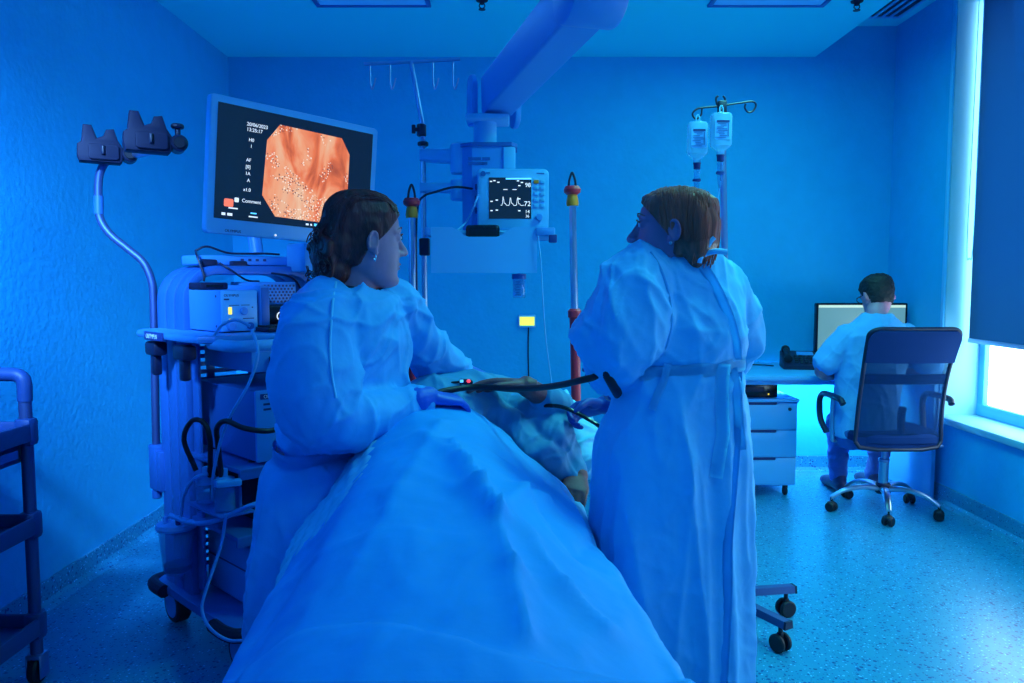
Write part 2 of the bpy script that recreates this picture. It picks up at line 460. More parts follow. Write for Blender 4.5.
# window: frame, panes glowing with daylight
win = MB()
x = 2.755
win.box((x, (WY0 + WY1) / 2, 0.545), (0.056, WY1 - WY0 - 0.004, 0.07), bev=0.006)
win.box((x, WY1 - 0.03, 1.73), (0.05, 0.06, 2.45), bev=0.006)
win.box((x, WY0 + 0.03, 1.76), (0.05, 0.06, 2.45), bev=0.006)
win.box((x, 2.95, 1.76), (0.044, 0.07, 2.45), bev=0.006)
win.box((x, (WY0 + WY1) / 2, 2.93), (0.054, WY1 - WY0 - 0.004, 0.06), bev=0.006)
win = struct(win.build('window_1', 'trim_white'))
for y0, y1 in ((WY0, 2.95), (2.951, WY1)):
    MB().box((2.765, (y0 + y1) / 2, 1.72), (0.012, y1 - y0, 2.47)).build('pane', 'sky_glow', win, 0)
# a slim white corner bead on the edge of the window recess
struct(MB().box((XR - 0.004, WY1 + 0.012, 1.74), (0.012, 0.03, 2.44), bev=0.003).build('trim_2', 'trim_white'))

blind = thing('roller_blind', 'dark blue fabric roller blind pulled most of the way down the window', 'blind', (2.645, 3.0, 0.94))
mb = MB()
g = []
for i in range(41):
    y = -1.68 + 3.295 * i / 40
    g.append([V((0.004 * math.sin(y * 2.2), y, z)) for z in (0.02, 0.6, 1.2, 1.94)])
mb.sheet(g); bmesh.ops.solidify(mb.bm, geom=list(mb.bm.faces), thickness=0.0015)
mb.build('blind_fabric', 'blind', blind, 60)
MB().box((0, -0.025, 0.012), (0.014, 3.29, 0.026), bev=0.004).build('bottom_rail', 'steel', blind)
MB().cyl((0, -1.70, 1.965), (0, 1.645, 1.965), 0.026).build('roller_tube', 'pale_metal', blind)
MB().box((0.0, 1.642, 1.965), (0.06, 0.010, 0.07), bev=0.004).build('bracket', 'white_plastic', blind)
mb = MB()
mb.tube([(-0.035, 1.60, 1.94), (-0.04, 1.60, 1.2), (-0.045, 1.60, 0.55), (-0.045, 1.57, 0.485), (-0.045, 1.54, 0.55), (-0.04, 1.54, 1.2), (-0.035, 1.55, 1.94)], 0.0022, 6, 4)
mb.build('pull_chain', 'white_plastic', blind)

def ceiling_light(x0, x1, y0, y1, label):
    cx, cy = (x0 + x1) / 2, (y0 + y1) / 2; w, h = x1 - x0, y1 - y0
    t = thing('ceiling_light', label, 'ceiling light', (cx, cy, ZC), 0, 'recessed ceiling panels')
    mb = MB()
    for dx, dy, sx, sy in ((0, h / 2 - .012, w, .024), (0, -h / 2 + .012, w, .024), (w / 2 - .012, 0, .024, h - .048), (-w / 2 + .012, 0, .024, h - .048)):
        mb.box((dx, dy, -0.006), (sx, sy, 0.014), bev=0.003)
    mb.build('frame', 'cart_grey', t)
    MB().box((0, 0, -0.003), (w - 0.046, h - 0.046, 0.006)).build('diffuser', 'panel_glow', t)
ceiling_light(-1.04, -0.43, 3.79, 4.39, 'recessed square ceiling panel on the left, above the big video screen')
ceiling_light(1.04, 1.66, 3.79, 4.39, 'recessed square ceiling panel on the right, near the ceiling step')
def sprinkler(u, v, label):
    p = pz(u, v, ZC)
    t = thing('ceiling_sprinkler', label, 'sprinkler', (p.x, p.y, ZC), 0, 'ceiling sprinklers')
    MB().lathe([(0.001, 0), (0.032, 0), (0.030, -0.006), (0.014, -0.012), (0.012, -0.022), (0.001, -0.022)]).build('escutcheon', 'navy_plastic', t)
    mb = MB(); mb.tube([(-0.012, 0, -0.02), (-0.014, 0, -0.034), (0, 0, -0.046)], 0.003, 6); mb.tube([(0.012, 0, -0.02), (0.014, 0, -0.034), (0, 0, -0.046)], 0.003, 6)
    mb.build('frame_arms', 'dark_plastic', t)
    MB().cyl((0, 0, -0.046), (0, 0, -0.050), 0.018).build('deflector', 'dark_plastic', t)
sprinkler(482, 0, 'dark sprinkler head on the ceiling left of the overhead boom')
sprinkler(857, 1, 'dark sprinkler head on the ceiling near its right edge')
vent = thing('air_vent', 'slotted air vent in the raised ceiling strip by the window', 'vent', (2.33, 5.02, ZH))
mb = MB()
for dx, dy, sx, sy in ((0, .17, .24, .02), (0, -.17, .24, .02), (.11, 0, .02, .32), (-.11, 0, .02, .32)): mb.box((dx, dy, -0.004), (sx, sy, 0.01), bev=0.002)
mb.build('frame', 'trim_white', vent)
MB().box((0, 0, -0.0012), (0.20, 0.32, 0.002)).build('backing', 'screen_black', vent)
for k in range(3): MB().box((-0.05 + 0.05 * k, 0, -0.006), (0.018, 0.32, 0.008), bev=0.002).build('slat', 'trim_white', vent)

# small lit wall panel with its cable
p = px(527, 321, YB)
t = thing('wall_display', 'small glowing yellow-green display on the back wall under the boom tray', 'display', (p.x, YB, p.z))
MB().prism(rrect(0.115, 0.085, 0.008), (0, -0.022, 0), (1, 0, 0), (0, 0, 1), (0, 0.022, 0), 0.004).build('housing', 'trim_white', t)
MB().box((0, -0.0235, 0.0), (0.098, 0.004, 0.058)).build('screen', 'lime_lamp', t, 0)
MB().tube([(0.01, -0.006, -0.04), (0.008, -0.006, -0.2), (0.012, -0.006, -0.5), (0.0, -0.006, -0.9)], 0.004, 8).build('cable', 'navy_plastic', t)

# ================================================================== overhead boom with monitor shelf
boom = thing('ceiling_boom', 'pale ceiling-mounted boom arm carrying a column and the monitor tray', 'medical boom', (0, 0, 0))
Yb = 3.25
e0 = px(497, 96, Yb); e1 = px(588, -7, 2.30)
d = (e1 - e0); ax = d.normalized(); side = V((ax.y, -ax.x, 0)).normalized(); up = side.cross(ax)
mb = MB(); mb.prism(rrect(0.128, 0.150, 0.012), e0, side, up, d + ax * 0.0, 0.0).build('arm', 'pale_metal', boom)
lo = e0 - side * 0.0655 + up * 0.0
mb = MB(); mb.prism([(0, -.003), (d.length * 0.93, -.003), (d.length * 0.93, .003), (0, .003)], e0 - side * 0.0648 + ax * 0.02, ax, up, -side * 0.0015).build('cover_seam', 'vinyl_label', boom)
for q, h in ((0.036, 0.035), (d.length - 0.03, 0.0)):
    c = e0 + ax * q + up * h
    MB().cyl(c - side * 0.062, c - side * 0.068, 0.011).build('bolt', 'white_plastic', boom)
# near joint: rounded cap and drop tube to the ceiling
mb = MB(); mb.prism([(math.cos(a) * 0.105 + 0.02, math.sin(a) * 0.098) for a in [2 * math.pi * k / 28 for k in range(28)]], e1 - side * 0.080, ax, up, side * 0.160, 0.012).build('elbow_joint', 'pale_metal', boom)
mb = MB(); mb.cyl(e1 + V((0, -0.04, 0.06)), V((e1.x, e1.y - 0.04, 2.762)), 0.075, n=28); mb.cyl(V((e1.x, e1.y - 0.04, 2.68)), V((e1.x, e1.y - 0.04, 2.761)), 0.15, n=32, bev=0.01)
mb.build('ceiling_mount', 'pale_metal', boom)
# far knuckle
c0 = e0 - ax * 0.02
for sg in (-1, 1):
    mb = MB(); mb.prism(rrect(0.10, 0.20, 0.045), c0 + side * sg * 0.078 - V((0, 0, 0.01)) - ax * 0.03, ax, V((0, 0, 1)), side * sg * 0.024, 0.006); mb.build('knuckle', 'pale_metal', boom)
cz = px(485, 148, Yb)
colx = cz.x + 0.012
mb = MB(); mb.box((colx, Yb, e0.z - 0.095), (0.17, 0.17, 0.022), bev=0.006); mb.build('knuckle_plate', 'trim_white', boom)
MB().cyl((colx - 0.012, Yb, cz.z - 0.01), (colx - 0.012, Yb, e0.z - 0.1), 0.046, n=32).build('swivel_tube', 'white_plastic', boom)
# column box
zc1 = cz.z; zc0 = px(485, 235, Yb).z
mb = MB(); mb.prism([(-.105, -.05), (-.065, -.085), (.085, -.085), (.105, -.045), (.105, .08), (-.105, .08)], (colx + 0.005, Yb, zc0), (1, 0, 0), (0, 1, 0), (0, 0, zc1 - zc0), 0.004).build('column', 'pale_metal', boom)
MB().prism([(-.112, -.055), (-.068, -.092), (.09, -.092), (.112, -.05), (.112, .088), (-.112, .088)], (colx + 0.005, Yb, zc1 - 0.006), (1, 0, 0), (0, 1, 0), (0, 0, 0.014)).build('column_cap', 'cart_grey', boom)
MB().box((colx + 0.085, Yb - 0.088, (zc0 + zc1) / 2), (0.045, 0.012, zc1 - zc0 - 0.02), bev=0.004).build('column_strip', 'trim_white', boom)
mb = MB()
for k, (w, dz) in enumerate(((0.05, 0), (0.03, 0.0), (0.06, -0.018), (0.02, -0.018))):
    mb.box((colx - 0.075 + (0.0 if k % 2 == 0 else 0.055) + w / 2, Yb - 0.0858, zc1 - 0.055 + dz), (w, 0.002, 0.011))
mb.build('printed_marking', 'cart_grey', boom)
# side arms to the hook pole
pole_u = 423
xp = px(pole_u, 200, Yb).x
for v, hgt in ((156, 0.05), (188, 0.035)):
    z = px(440, v, Yb).z
    mb = MB(); mb.prism([(xp + .02, -hgt * .45), (colx - 0.14, -hgt * .6), (colx - 0.06, -hgt * .6), (colx - 0.06, hgt * .5), (xp + .02, hgt * .5), (xp - .01, 0.02), (xp - .01, -0.02)], (0, Yb - 0.03, z), (1, 0, 0), (0, 0, 1), (0, 0.06, 0), 0.006)
    mb.build('side_bracket', 'white_plastic', boom)
    MB().cyl((colx - 0.115, Yb - 0.02, z - hgt * 1.5), (colx - 0.115, Yb - 0.02, z + hgt * 0.9), 0.034, n=24, bev=0.006).build('bracket_pivot', 'white_plastic', boom)
# tray and basket
zt = px(490, 232, Yb - 0.2).z
xa, xb = px(431, 250, Yb - 0.3).x, px(537, 250, Yb - 0.3).x
MB().box(((xa + xb) / 2 + 0.005, Yb - 0.025, zt), (xb - xa + 0.02, 0.31, 0.016), bev=0.004).build('tray', 'white_plastic', boom)
zb = px(490, 273, Yb - 0.3).z
w = xb - xa; H = zt - zb + 0.012
outl = [(0, 0), (w, 0), (w, H), (w * .78, H), (w * .72, H - .012), (w * .665, H - .03), (w * .62, H - .035), (w * .36, H - .035), (w * .315, H - .03), (w * .26, H - .012), (w * .2, H), (0, H)]
MB().prism(outl, (xa, Yb - 0.30, zb), (1, 0, 0), (0, 0, 1), (0, 0.006, 0)).build('basket_front', 'white_plastic', boom)
mb = MB()
mb.box(((xa + xb) / 2, Yb - 0.239, zb + 0.006), (w - .004, 0.106, 0.006)); mb.box((xa + .005, Yb - 0.239, zb + H / 2), (0.006, 0.106, H - .01)); mb.box((xb - .005, Yb - 0.239, zb + H / 2), (0.006, 0.106, H - .01)); mb.box(((xa + xb) / 2, Yb - 0.189, zb + H / 2 - 0.01), (w - .004, 0.006, H - 0.03))
mb.build('basket_body', 'white_plastic', boom)
for sg, xx in ((-1, xa - 0.012), (1, xb + 0.03)):
    MB().box((xx, Yb - 0.1, zt - 0.004), (0.022 if sg < 0 else 0.07, 0.42, 0.028), bev=0.004).build('equipment_rail', 'pale_metal', boom)
MB().box((xb + 0.058, Yb - 0.30, zt - 0.03), (0.03, 0.02, 0.03), bev=0.004).build('rail_clip', 'vinyl_label', boom)

# hook pole on the boom
hp = thing('hook_pole', 'chrome drip pole with four hanging hooks, clamped beside the boom', 'drip pole', (xp, Yb, px(pole_u, 334, Yb).z))
b0 = hp.location.copy(); L = lambda u, v, Y=Yb: px(u, v, Y) - b0
MB().tube([L(423, 150), L(425, 334)], 0.011, 14, 0).build('lower_tube', 'chrome', hp)
MB().tube([L(423, 152), L(422.5, 128), L(420, 112), L(411, 62)], 0.009, 14, 4).build('upper_tube', 'steel', hp)
MB().tube([L(364, 64), L(411, 62), L(460, 59)], 0.007, 10, 0).build('cross_bar', 'steel', hp)
for u in (370, 390, 433, 453):
    q = L(u, 62)
    z0 = q.z
    MB().tube([(q.x, q.y, z0), (q.x, q.y, z0 - 0.075), (q.x + .003, q.y, z0 - 0.098), (q.x + .008, q.y, z0 - 0.105), (q.x + .016, q.y, z0 - .085), (q.x + 0.022, q.y, z0 - .062)], 0.0032, 8, 4).build('hook', 'steel', hp)
mb = MB(); q = L(421.5, 130); mb.cyl((q.x, q.y, q.z - .025), (q.x, q.y, q.z + .022), 0.019, bev=.003); mb.cyl((q.x - .005, q.y - .01, q.z), (q.x - .035, q.y - .012, q.z), 0.008); mb.cyl((q.x - .03, q.y - .012, q.z - .016), (q.x - .03, q.y - .012, q.z + .018), 0.008, bev=.002)
mb.build('clamp', 'dark_plastic', hp)
q = L(423, 144); MB().cyl((q.x, q.y, q.z - .008), (q.x, q.y, q.z + .008), 0.022, bev=.003).build('locking_ring', 'dark_plastic', hp)
q = L(423.5, 247); MB().box((q.x + .005, q.y, q.z), (0.04, 0.05, 0.07), bev=.006).build('clamp', 'dark_plastic', hp)
q = L(425, 333); MB().box((q.x + .006, q.y, q.z), (0.05, 0.04, 0.02), bev=.004).build('foot_stop', 'dark_plastic', hp)

# patient monitor on the tray
Ym = Yb - 0.10
pm = thing('patient_monitor', 'small pale patient monitor with a heart trace on the boom tray', 'monitor', (px(513, 229, Ym).x, Ym, zt + 0.008))
W_, H_ = 0.275, 0.235
tl = 0.10
fr = V((0.06, -0.998, 0)).normalized()
ux = V((0.998, 0.06, 0)); uz = V((0, math.sin(-0.0), 1))
mb = MB(); mb.prism(rrect(W_, H_, 0.02), V((0, -0.06, H_ / 2)), ux, uz, (0, 0.12, 0), 0.012).build('housing', 'white_plastic', pm)
sx0, sx1, sz0, sz1 = -0.092, 0.070, 0.045, 0.200
fy = -0.0605
def on(x, z, dy=0.0): return V((x * 0.998, fy + x * 0.06 - dy, z))
MB().prism([(sx0, sz0), (sx1, sz0), (sx1, sz1), (sx0, sz1)], on(0, 0), ux, uz, (0, -0.0015, 0)).build('screen', 'display', pm, 0)
scr = [o for o in pm.children if o.name.startswith('screen')][0]
pts = []
for k in range(40):
    t = k / 39; x = sx0 + 0.045 + t * 0.088
    ph = (t * 3.2 + 0.15) % 1.0
    pts.append(on(x, 0.095 + (0.032 * math.exp(-((ph - .5) / .09) ** 2) + 0.008 * math.exp(-((ph - .75) / .12) ** 2)) * (1.1 if t < .75 else 0.9), 0.002))
MB().tube(pts, 0.0011, 6, 0).build('trace', 'white_lamp', scr, 0)
mb = MB(); mb.box(on((sx0 + sx1) / 2, sz1 - .004, .002), (sx1 - sx0, .001, .006)); mb.build('status_bar', 'cyan_lamp', scr, 0)
lettering('98', 0.022, on(0.046, 0.165, .002), ux, uz, 'white_lamp', scr, 'reading')
lettering('72', 0.026, on(0.042, 0.093, .002), ux, uz, 'white_lamp', scr, 'reading')
lettering('14', 0.018, on(0.046, 0.066, .002), ux, uz, 'white_lamp', scr, 'reading')
lettering('36', 0.014, on(0.048, 0.050, .002), ux, uz, 'white_lamp', scr, 'reading')
mb = MB()
for a, b in ((-.088, .185), (-.075, .188), (-.06, .182), (-.086, .11), (-.066, .115), (-.086, .075), (-.066, .077), (.02, .12), (.02, .075), (.015, .188), (.03, .182), (.02, .17)):
    mb.box(on(a + .004, b, .002), (.009, .001, .004))
for a in (-.035, 0.0): mb.box(on(a + .006, .155, .002), (.016, .001, .0025))
mb.build('small_text', 'white_lamp', scr, 0)
for r in range(5):
    for c in range(2):
        MB().box(on(0.089 + c * 0.024, 0.185 - r * 0.0225, .002), (0.019, 0.006, 0.014), bev=0.002).build('button', 'yellow_plastic' if r == 0 and c == 0 else 'trim_white', pm)
MB().cyl(on(0.101, 0.05, 0.0), on(0.101, 0.05, 0.018), 0.014, n=24, bev=.003).build('knob', 'pale_metal', pm)
MB().cyl(on(-0.114, 0.214, -0.002), on(-0.114, 0.214, 0.003), 0.010, n=20).build('badge', 'cart_grey', pm)
mb = MB(); mb.box(on(-.095, .217, .0005), (.016, .002, .005)); mb.box(on(.105, .217, .0005), (.03, .002, .004)); mb.build('printed_marking', 'cart_grey', pm)
mb = MB()
for k in range(3): mb.box((-W_ / 2 - .004, -0.01, .17 - .045 * k), (.012, .03, .022), bev=.003)
mb.build('sensor_port', 'vinyl_label', pm)

bx = tag(MB().box((0, 0, 0.02), (0.125, 0.088, 0.105), bev=0.012, seg=3).build('power_adapter', 'black_gloss'), 'black rounded box lying in the boom tray below the small monitor', 'box')
bx.location = px(483, 244, Yb - 0.239) ; bx.location.z = zb + 0.105
cb = MB()
for pts in ([(472, 236), (484, 230), (500, 232), (512, 234), (520, 240)], [(486, 240), (500, 236), (512, 233), (522, 236)], [(455, 232), (466, 222), (474, 206), (478, 195)]):
    cb.tube([px(u, v, Yb - 0.262 if u > 470 or v > 225 else Yb - 0.2) for u, v in pts], 0.0035, 8)
tag(cb.build('sensor_cable', 'trim_white'), 'pale sensor leads coiled in the boom tray', 'cable')
cb = MB(); cb.tube([px(538, 236, Yb - 0.312), px(541, 262, Yb - 0.312), px(543, 300, Yb - .3), px(546, 340, Yb - .25), px(551, 378, Yb - .2), px(556, 420, Yb - .2)], 0.0022, 6)
tag(cb.build('hanging_lead', 'trim_white'), 'thin pale lead hanging from the right end of the boom tray', 'cable')
cb = MB(); cb.tube([px(474, 189, Yb - .08), px(455, 187, Yb - .1), px(435, 192, Yb - .1), px(424, 196, Yb - 0.06), px(418, 206, Yb - .05), px(416, 240, Yb - .03), px(417, 300, Yb - .02)], 0.0045, 8)
tag(cb.build('monitor_cable', 'dark_plastic'), 'dark cable from the small monitor looping over the hook pole', 'cable')

# graduated suction jar under the basket
c = px(519, 285, Yb - 0.245)
sj = thing('measuring_jar', 'clear graduated jar hanging under the boom tray', 'jar', (c.x, c.y, px(519, 298, c.y).z))
h = zb - sj.location.z
MB().lathe([(0.001, 0), (0.022, 0), (0.024, .006), (0.024, h - .02), (0.021, h - .02), (0.021, .008), (0.001, .008)]).build('glass', 'clear_plastic', sj)
MB().lathe([(0.001, h - .022), (0.027, h - .022), (0.027, h - .004), (0.001, h - .001)]).build('lid', 'cart_grey', sj)
mb = MB()
for k in range(6): mb.box((-0.004, -0.0245, 0.012 + k * (h - .04) / 5.5), (0.014 if k % 2 else 0.02, 0.0015, 0.002))
mb.build('graduation', 'print_dark', sj)

# two chrome posts with red sockets at the head of the stretcher
def post(u0, v0, u1, v1, v_mid, label, Y=3.08):
    a = px(u0, v0, Y); b = px(u1, v1, Y); m = px(u0 + (u1 - u0) * (v_mid - v0) / (v1 - v0), v_mid, Y)
    zlow = 0.61
    b.z = zlow
    t = thing('drip_post', label, 'post', (b.x, Y, zlow), 0, 'chrome posts with red sockets')
    o = t.location.copy(); a = a - o; m = m - o; b = V((0, 0, 0))
    dr = (a - m).normalized()
    top = a - dr * 0.075
    MB().tube([m, top], 0.0135, 18, 0).build('tube', 'chrome', t)
    MB().lathe([(.001, -.03), (.022, -.03), (.024, -.02), (.021, 0), (.018, .012), (.001, .012)], top, dr).build('collar', 'yellow_plastic', t)
    MB().lathe([(.001, .0), (.02, .0), (.031, .008), (.033, .02), (.026, .032), (.001, .034)], top + dr * 0.012, dr).build('knob', 'red_plastic', t)
    q = top + dr * 0.04
    mb = MB(); mb.tube([q + V((-.014, 0, 0)), q + V((-.010, 0, .03)), q + V((0, 0, .055)), q + V((.010, 0, .03)), q + V((.014, 0, 0))], 0.0045, 8); mb.build('hook', 'dark_plastic', t)
    MB().lathe([(.001, -.05), (.020, -.05), (.020, 0), (.026, .004), (.026, .028), (.018, .036), (.001, .036)], m, dr).build('socket', 'red_plastic', t)
    MB().tube([b, m - dr * 0.04], 0.019, 18, 0).build('sleeve', 'red_plastic', t)
    return t
post(572, 178, 577, 440, 318, 'chrome post with red socket just left of the right-hand gowned person')
pl = post(411.5, 190, 414, 440, 330, 'chrome post with red socket beside the face of the left-hand person')
# ================================================================== endoscopy cart
CC = V((-0.92, 2.95, 0)); CA = math.radians(45)
CR = Matrix.Rotation(CA, 3, 'Z')
def cw(x, y, z=0.0): return CC + CR @ V((x, y, z))          # cart-local -> world
def cl(p):                                                    # world -> cart-local
    return CR.transposed() @ (V(p) - CC)
cart = thing('equipment_cart', 'grey wheeled equipment cart with arched top standing by the left wall', 'cart', CC, CA)
outl = [(-.30, -.30), (-.26, -.345), (.26, -.345), (.30, -.30), (.30, .30), (.26, .34), (-.26, .34), (-.30, .30)]
MB().prism(outl, (0, 0, .135), (1, 0, 0), (0, 1, 0), (0, 0, .035), .008).build('base', 'cart_grey', cart)
for sx in (-1, 1):
    for sy in (-1, 1):
        mb = MB(); c = V((sx * .275, sy * .315, .152))
        mb.tube([c + V((-sx * .11, sy * .037, 0)), c + V((-sx * .03, sy * .036, 0)), c + V((sx * .018, sy * .02, 0)), c + V((sx * .036, -sy * .03, 0)), c + V((sx * .036, -sy * .11, 0))], .024, 12)
        mb.build('corner_bumper', 'navy_plastic', cart)
        w = V((sx * .235, sy * .27, .068))
        wd = MB().cyl(w + V((-.028, 0, 0)), w + V((.028, 0, 0)), .068, n=32, bev=.008).build('caster', 'black_rubber', cart)
        mb = MB(); mb.cyl(w + V((-.0305, 0, 0)), w + V((.0305, 0, 0)), .05, n=28, bev=.004); mb.build('wheel_cover', 'pale_metal', wd)
        MB().box(w + V((0, 0, .062)), (.036, .07, .026), bev=.01).build('fork', 'navy_plastic', wd)
        if sx < 0 and sy < 0:
            mb = MB(); mb.prism([(math.cos(a) * .0695, math.sin(a) * .0695) for a in [math.radians(150 + 8 * k) for k in range(9)]] + [(math.cos(a) * .066, math.sin(a) * .066) for a in [math.radians(214 - 8 * k) for k in range(9)]], w + V((-.014, 0, 0)), (0, 1, 0), (0, 0, 1), (.028, 0, 0))
            mb.build('caster_sticker', 'lime_print' if 'lime_print' in MATS else 'yellow_plastic', wd)
# arched side frame (two legs and the bow over the top)
def arch(w, top, r, th):
    o, i = [], []
    n = 8
    for sgn, a0 in ((1, 0), (-1, 90)):
        for k in range(n + 1):
            a = math.radians(a0 + 90 * k / n)
            o.append((sgn * (w / 2 - r) + r * math.cos(a), top - r + r * math.sin(a)))
            i.append((sgn * (w / 2 - r) + (r - th) * math.cos(a), top - r + (r - th) * math.sin(a)))
    return [(w / 2, .16)] + o + [(-w / 2, .16)] + [(-w / 2 + th, .16)] + list(reversed(i)) + [(w / 2 - th, .16)]
A = arch(.545, 1.352, .13, .033)
for k, (y0, y1, m) in enumerate(((.05, .125, 'cart_grey'), (.131, .204, 'cart_grey'), (.21, .285, 'cart_grey'))):
    MB().prism(A, (0, y0, 0), (1, 0, 0), (0, 0, 1), (0, y1 - y0, 0), .006).build('arch_frame', m, cart)
A2 = arch(.531, 1.345, .125, .020)
MB().prism(A2, (0, .056, 0), (1, 0, 0), (0, 0, 1), (0, .222, 0)).build('arch_core', 'navy_plastic', cart)
# shelves
def shelf(z, y0, y1, w=.53, th=.018, m='cart_grey'):
    mb = MB(); mb.box((0, (y0 + y1) / 2, z), (w, y1 - y0, th), bev=.005); mb.box((0, y0 + .008, z - .012), (w, .016, .034), bev=.005)
    return mb.build('shelf', m, cart)
shelf(.683, -.33, .27); shelf(.452, -.30, .27)
tray = MB().prism([(-.37, -.20), (-.36, -.26), (-.32, -.30), (.32, -.30), (.36, -.26), (.37, -.2), (.37, .22), (.34, .27), (-.34, .27), (-.37, .22)], (0, 0, 1.098), (1, 0, 0), (0, 1, 0), (0, 0, .026), .01).build('top_tray', 'pale_metal', cart)
MB().tube([(-.31, -.25, 1.096), (-.30, -.36, 1.094), (-.26, -.40, 1.094), (0, -.41, 1.094), (.24, -.40, 1.094), (.29, -.36, 1.094), (.30, -.25, 1.096)], .019, 14).build('push_handle', 'white_plastic', cart)
MB().box((-.372, .06, 1.108), (.006, .16, .03), bev=.003).build('name_plate', 'vinyl_label', cart)
lettering('OLYMPUS', 0.022, (-.3755, .12, 1.100), (0, -1, 0), (0, 0, 1), 'print_light', cart)
for k, yy in enumerate((.14, -.1)):
    MB().box((-.335, yy, 1.06), (.05, .09, .05), bev=.012).build('scope_holder', 'dark_plastic', cart)
    MB().box((-.335, yy, 1.005), (.03, .035, .08), bev=.008).build('scope_holder', 'dark_plastic', cart)
mb = MB(); mb.box((.03, -.08, 1.03), (.42, .36, .075), bev=.006); dr = mb.build('drawer', 'pale_metal', cart)
mb = MB(); mb.box((.05, -.273, 1.03), (.34, .02, .03), bev=.005); mb.build('drawer_grip', 'black_rubber', dr)
MB().tube([(-.12, -.275, 1.0), (0, -.29, 1.0), (.18, -.275, 1.0)], .012, 10).build('drawer_rail', 'white_plastic', dr)
# slotted back panel
mb = MB()
yb_ = .262
for zz in np.arange(.20, 1.09, .03):
    mb.box((0, yb_, zz), (.53, .008, .016))
for xx in (-.25, -.085, .085, .25): mb.box((xx, yb_, .64), (.03, .008, .9))
mb.build('slotted_back', 'cart_grey', cart)
# side rail with drilled holes
mb = MB(); mb.box((-.245, .02, .64), (.012, .05, .9), bev=.003); mb.build('mounting_rail', 'cart_grey', cart)
for k in range(9):
    MB().box((-.2385, .02, .58 + .042 * k), (.002, .014, .016)).build('rail_hole', 'cyan_lamp' if False else 'trim_white', cart)
# head unit above the arch and the screen arm
mb = MB(); mb.box((.02, .16, 1.372), (.44, .14, .036), bev=.008); mb.build('head_plate', 'pale_metal', cart)
mb = MB()
for k in range(4): mb.box((-.03 + .03 * k, .0885, 1.375), (.012, .002, .008))
mb.build('printed_marking', 'print_dark', cart)
mb = MB(); mb.box((.20, .02, 1.385), (.10, .14, .11), bev=.01); mb.build('screen_mount', 'white_plastic', cart)
MB().ell((.20, -.051, 1.385), (.016, .006, .03)).build('mount_hole', 'screen_black', cart)
s1 = cl(V((-.71, 2.66, 1.62)))
mb = MB(); mb.tube([(.06, .15, 1.40), (.06, .17, 1.52), V((.06, .16, 1.60))], .026, 16); mb.tube([(.06, .16, 1.60), (s1.x, (s1.y + .16) / 2, 1.62), (s1.x, s1.y + .055, 1.62)], .024, 14); mb.box((s1.x, s1.y + .058, 1.62), (.12, .02, .12), bev=.006)
mb.build('screen_arm', 'pale_metal', cart)

def on_cart(name, label, cat, x, y, z, group=None):
    return thing(name, label, cat, cw(x, y, z), CA, group)

# unit with the amber lamp
u1 = on_cart('light_unit', 'pale boxy processor with a small amber light on the cart\'s top tray', 'medical device', -.185, -.03, 1.126)
MB().box((0, 0.005, .071), (.13, .33, .138), bev=.004).build('housing', 'pale_metal', u1)
MB().box((0, -.163, .071), (.128, .008, .136), bev=.003).build('front_panel', 'white_plastic', u1)
lettering('OLYMPUS', 0.012, (-.055, -.1675, .119), (1, 0, 0), (0, 0, 1), 'print_dark', u1)
MB().box((-.046, -.1672, .110), (.018, .001, .005)).build('printed_marking', 'print_dark', u1)
MB().box((-.035, -.1685, .072), (.012, .004, .024), bev=.001).build('indicator_lamp', 'amber_lamp', u1)
MB().box((-.035, -.1685, .042), (.008, .004, .006), bev=.001).build('indicator_lamp', 'amber_lamp', u1)
MB().cyl((.012, -.166, .070), (.012, -.180, .070), .013, n=24, bev=.002).build('button', 'pale_metal', u1)
MB().cyl((-.034, -.166, .020), (-.034, -.182, .020), .015, n=24, bev=.002).build('button', 'pale_metal', u1)
MB().cyl((.035, -.166, .020), (.035, -.176, .020), .012, n=20, bev=.002).build('connector', 'cart_grey', u1)
mb = MB()
for a, w in ((-.02, .06), (.02, .05)): mb.box((a, -.1672, .090), (w * .6, .001, .002))
mb.box((.03, -.1672, .045), (.04, .001, .003)); mb.box((.045, -.1675, .082), (.004, .002, .004)); mb.build('printed_marking', 'print_dark', u1)
mb = MB()
for a in (-.13, .13):
    for b in (.02, .12): mb.cyl((-.0645, a, b), (-.0665, a, b), .004, n=10)
mb.build('screw', 'print_dark', u1)
fb = on_cart('router_box', 'flat dark box lying on top of the pale boxy processor', 'box', -.20, .04, 1.126 + .1412)
MB().box((0, 0, .012), (.10, .17, .024), bev=.006).build('housing', 'navy_plastic', fb)
MB().box((0, -.0855, .012), (.06, .002, .008)).build('front_strip', 'black_gloss', fb)
dv = on_cart('upright_case', 'tall narrow pale case standing on the tray right of the boxy processor', 'case', -.095, -.02, 1.126)
MB().box((0, 0, .078), (.035, .36, .154), bev=.004).build('housing', 'pale_metal', dv)
MB().box((0, -.181, .078), (.028, .004, .14), bev=.002).build('front_panel', 'cart_grey', dv)
pc = on_cart('small_computer', 'black slim computer with a ringed power button on the cart tray', 'computer', .085, .03, 1.126)
MB().box((0, 0, .042), (.30, .30, .082), bev=.006).build('housing', 'black_gloss', pc)
mb = MB()
for k in range(7): mb.box((.03, -.152, .014 + .0095 * k), (.22, .004, .004))
mb.build('front_grille', 'dark_plastic', pc)
mb = MB(); mb._rings([[V((-.08 + r * math.cos(a), -.1545 + d, .045 + r * math.sin(a))) for a in [2 * math.pi * k / 24 for k in range(24)]] for r, d in ((.0135, 0), (.0165, 0), (.0165, -.003), (.0135, -.003), (.0135, 0))], False, False)
mb.box((-.08, -.156, .050), (.003, .003, .013)); mb.build('power_button', 'white_lamp', pc)
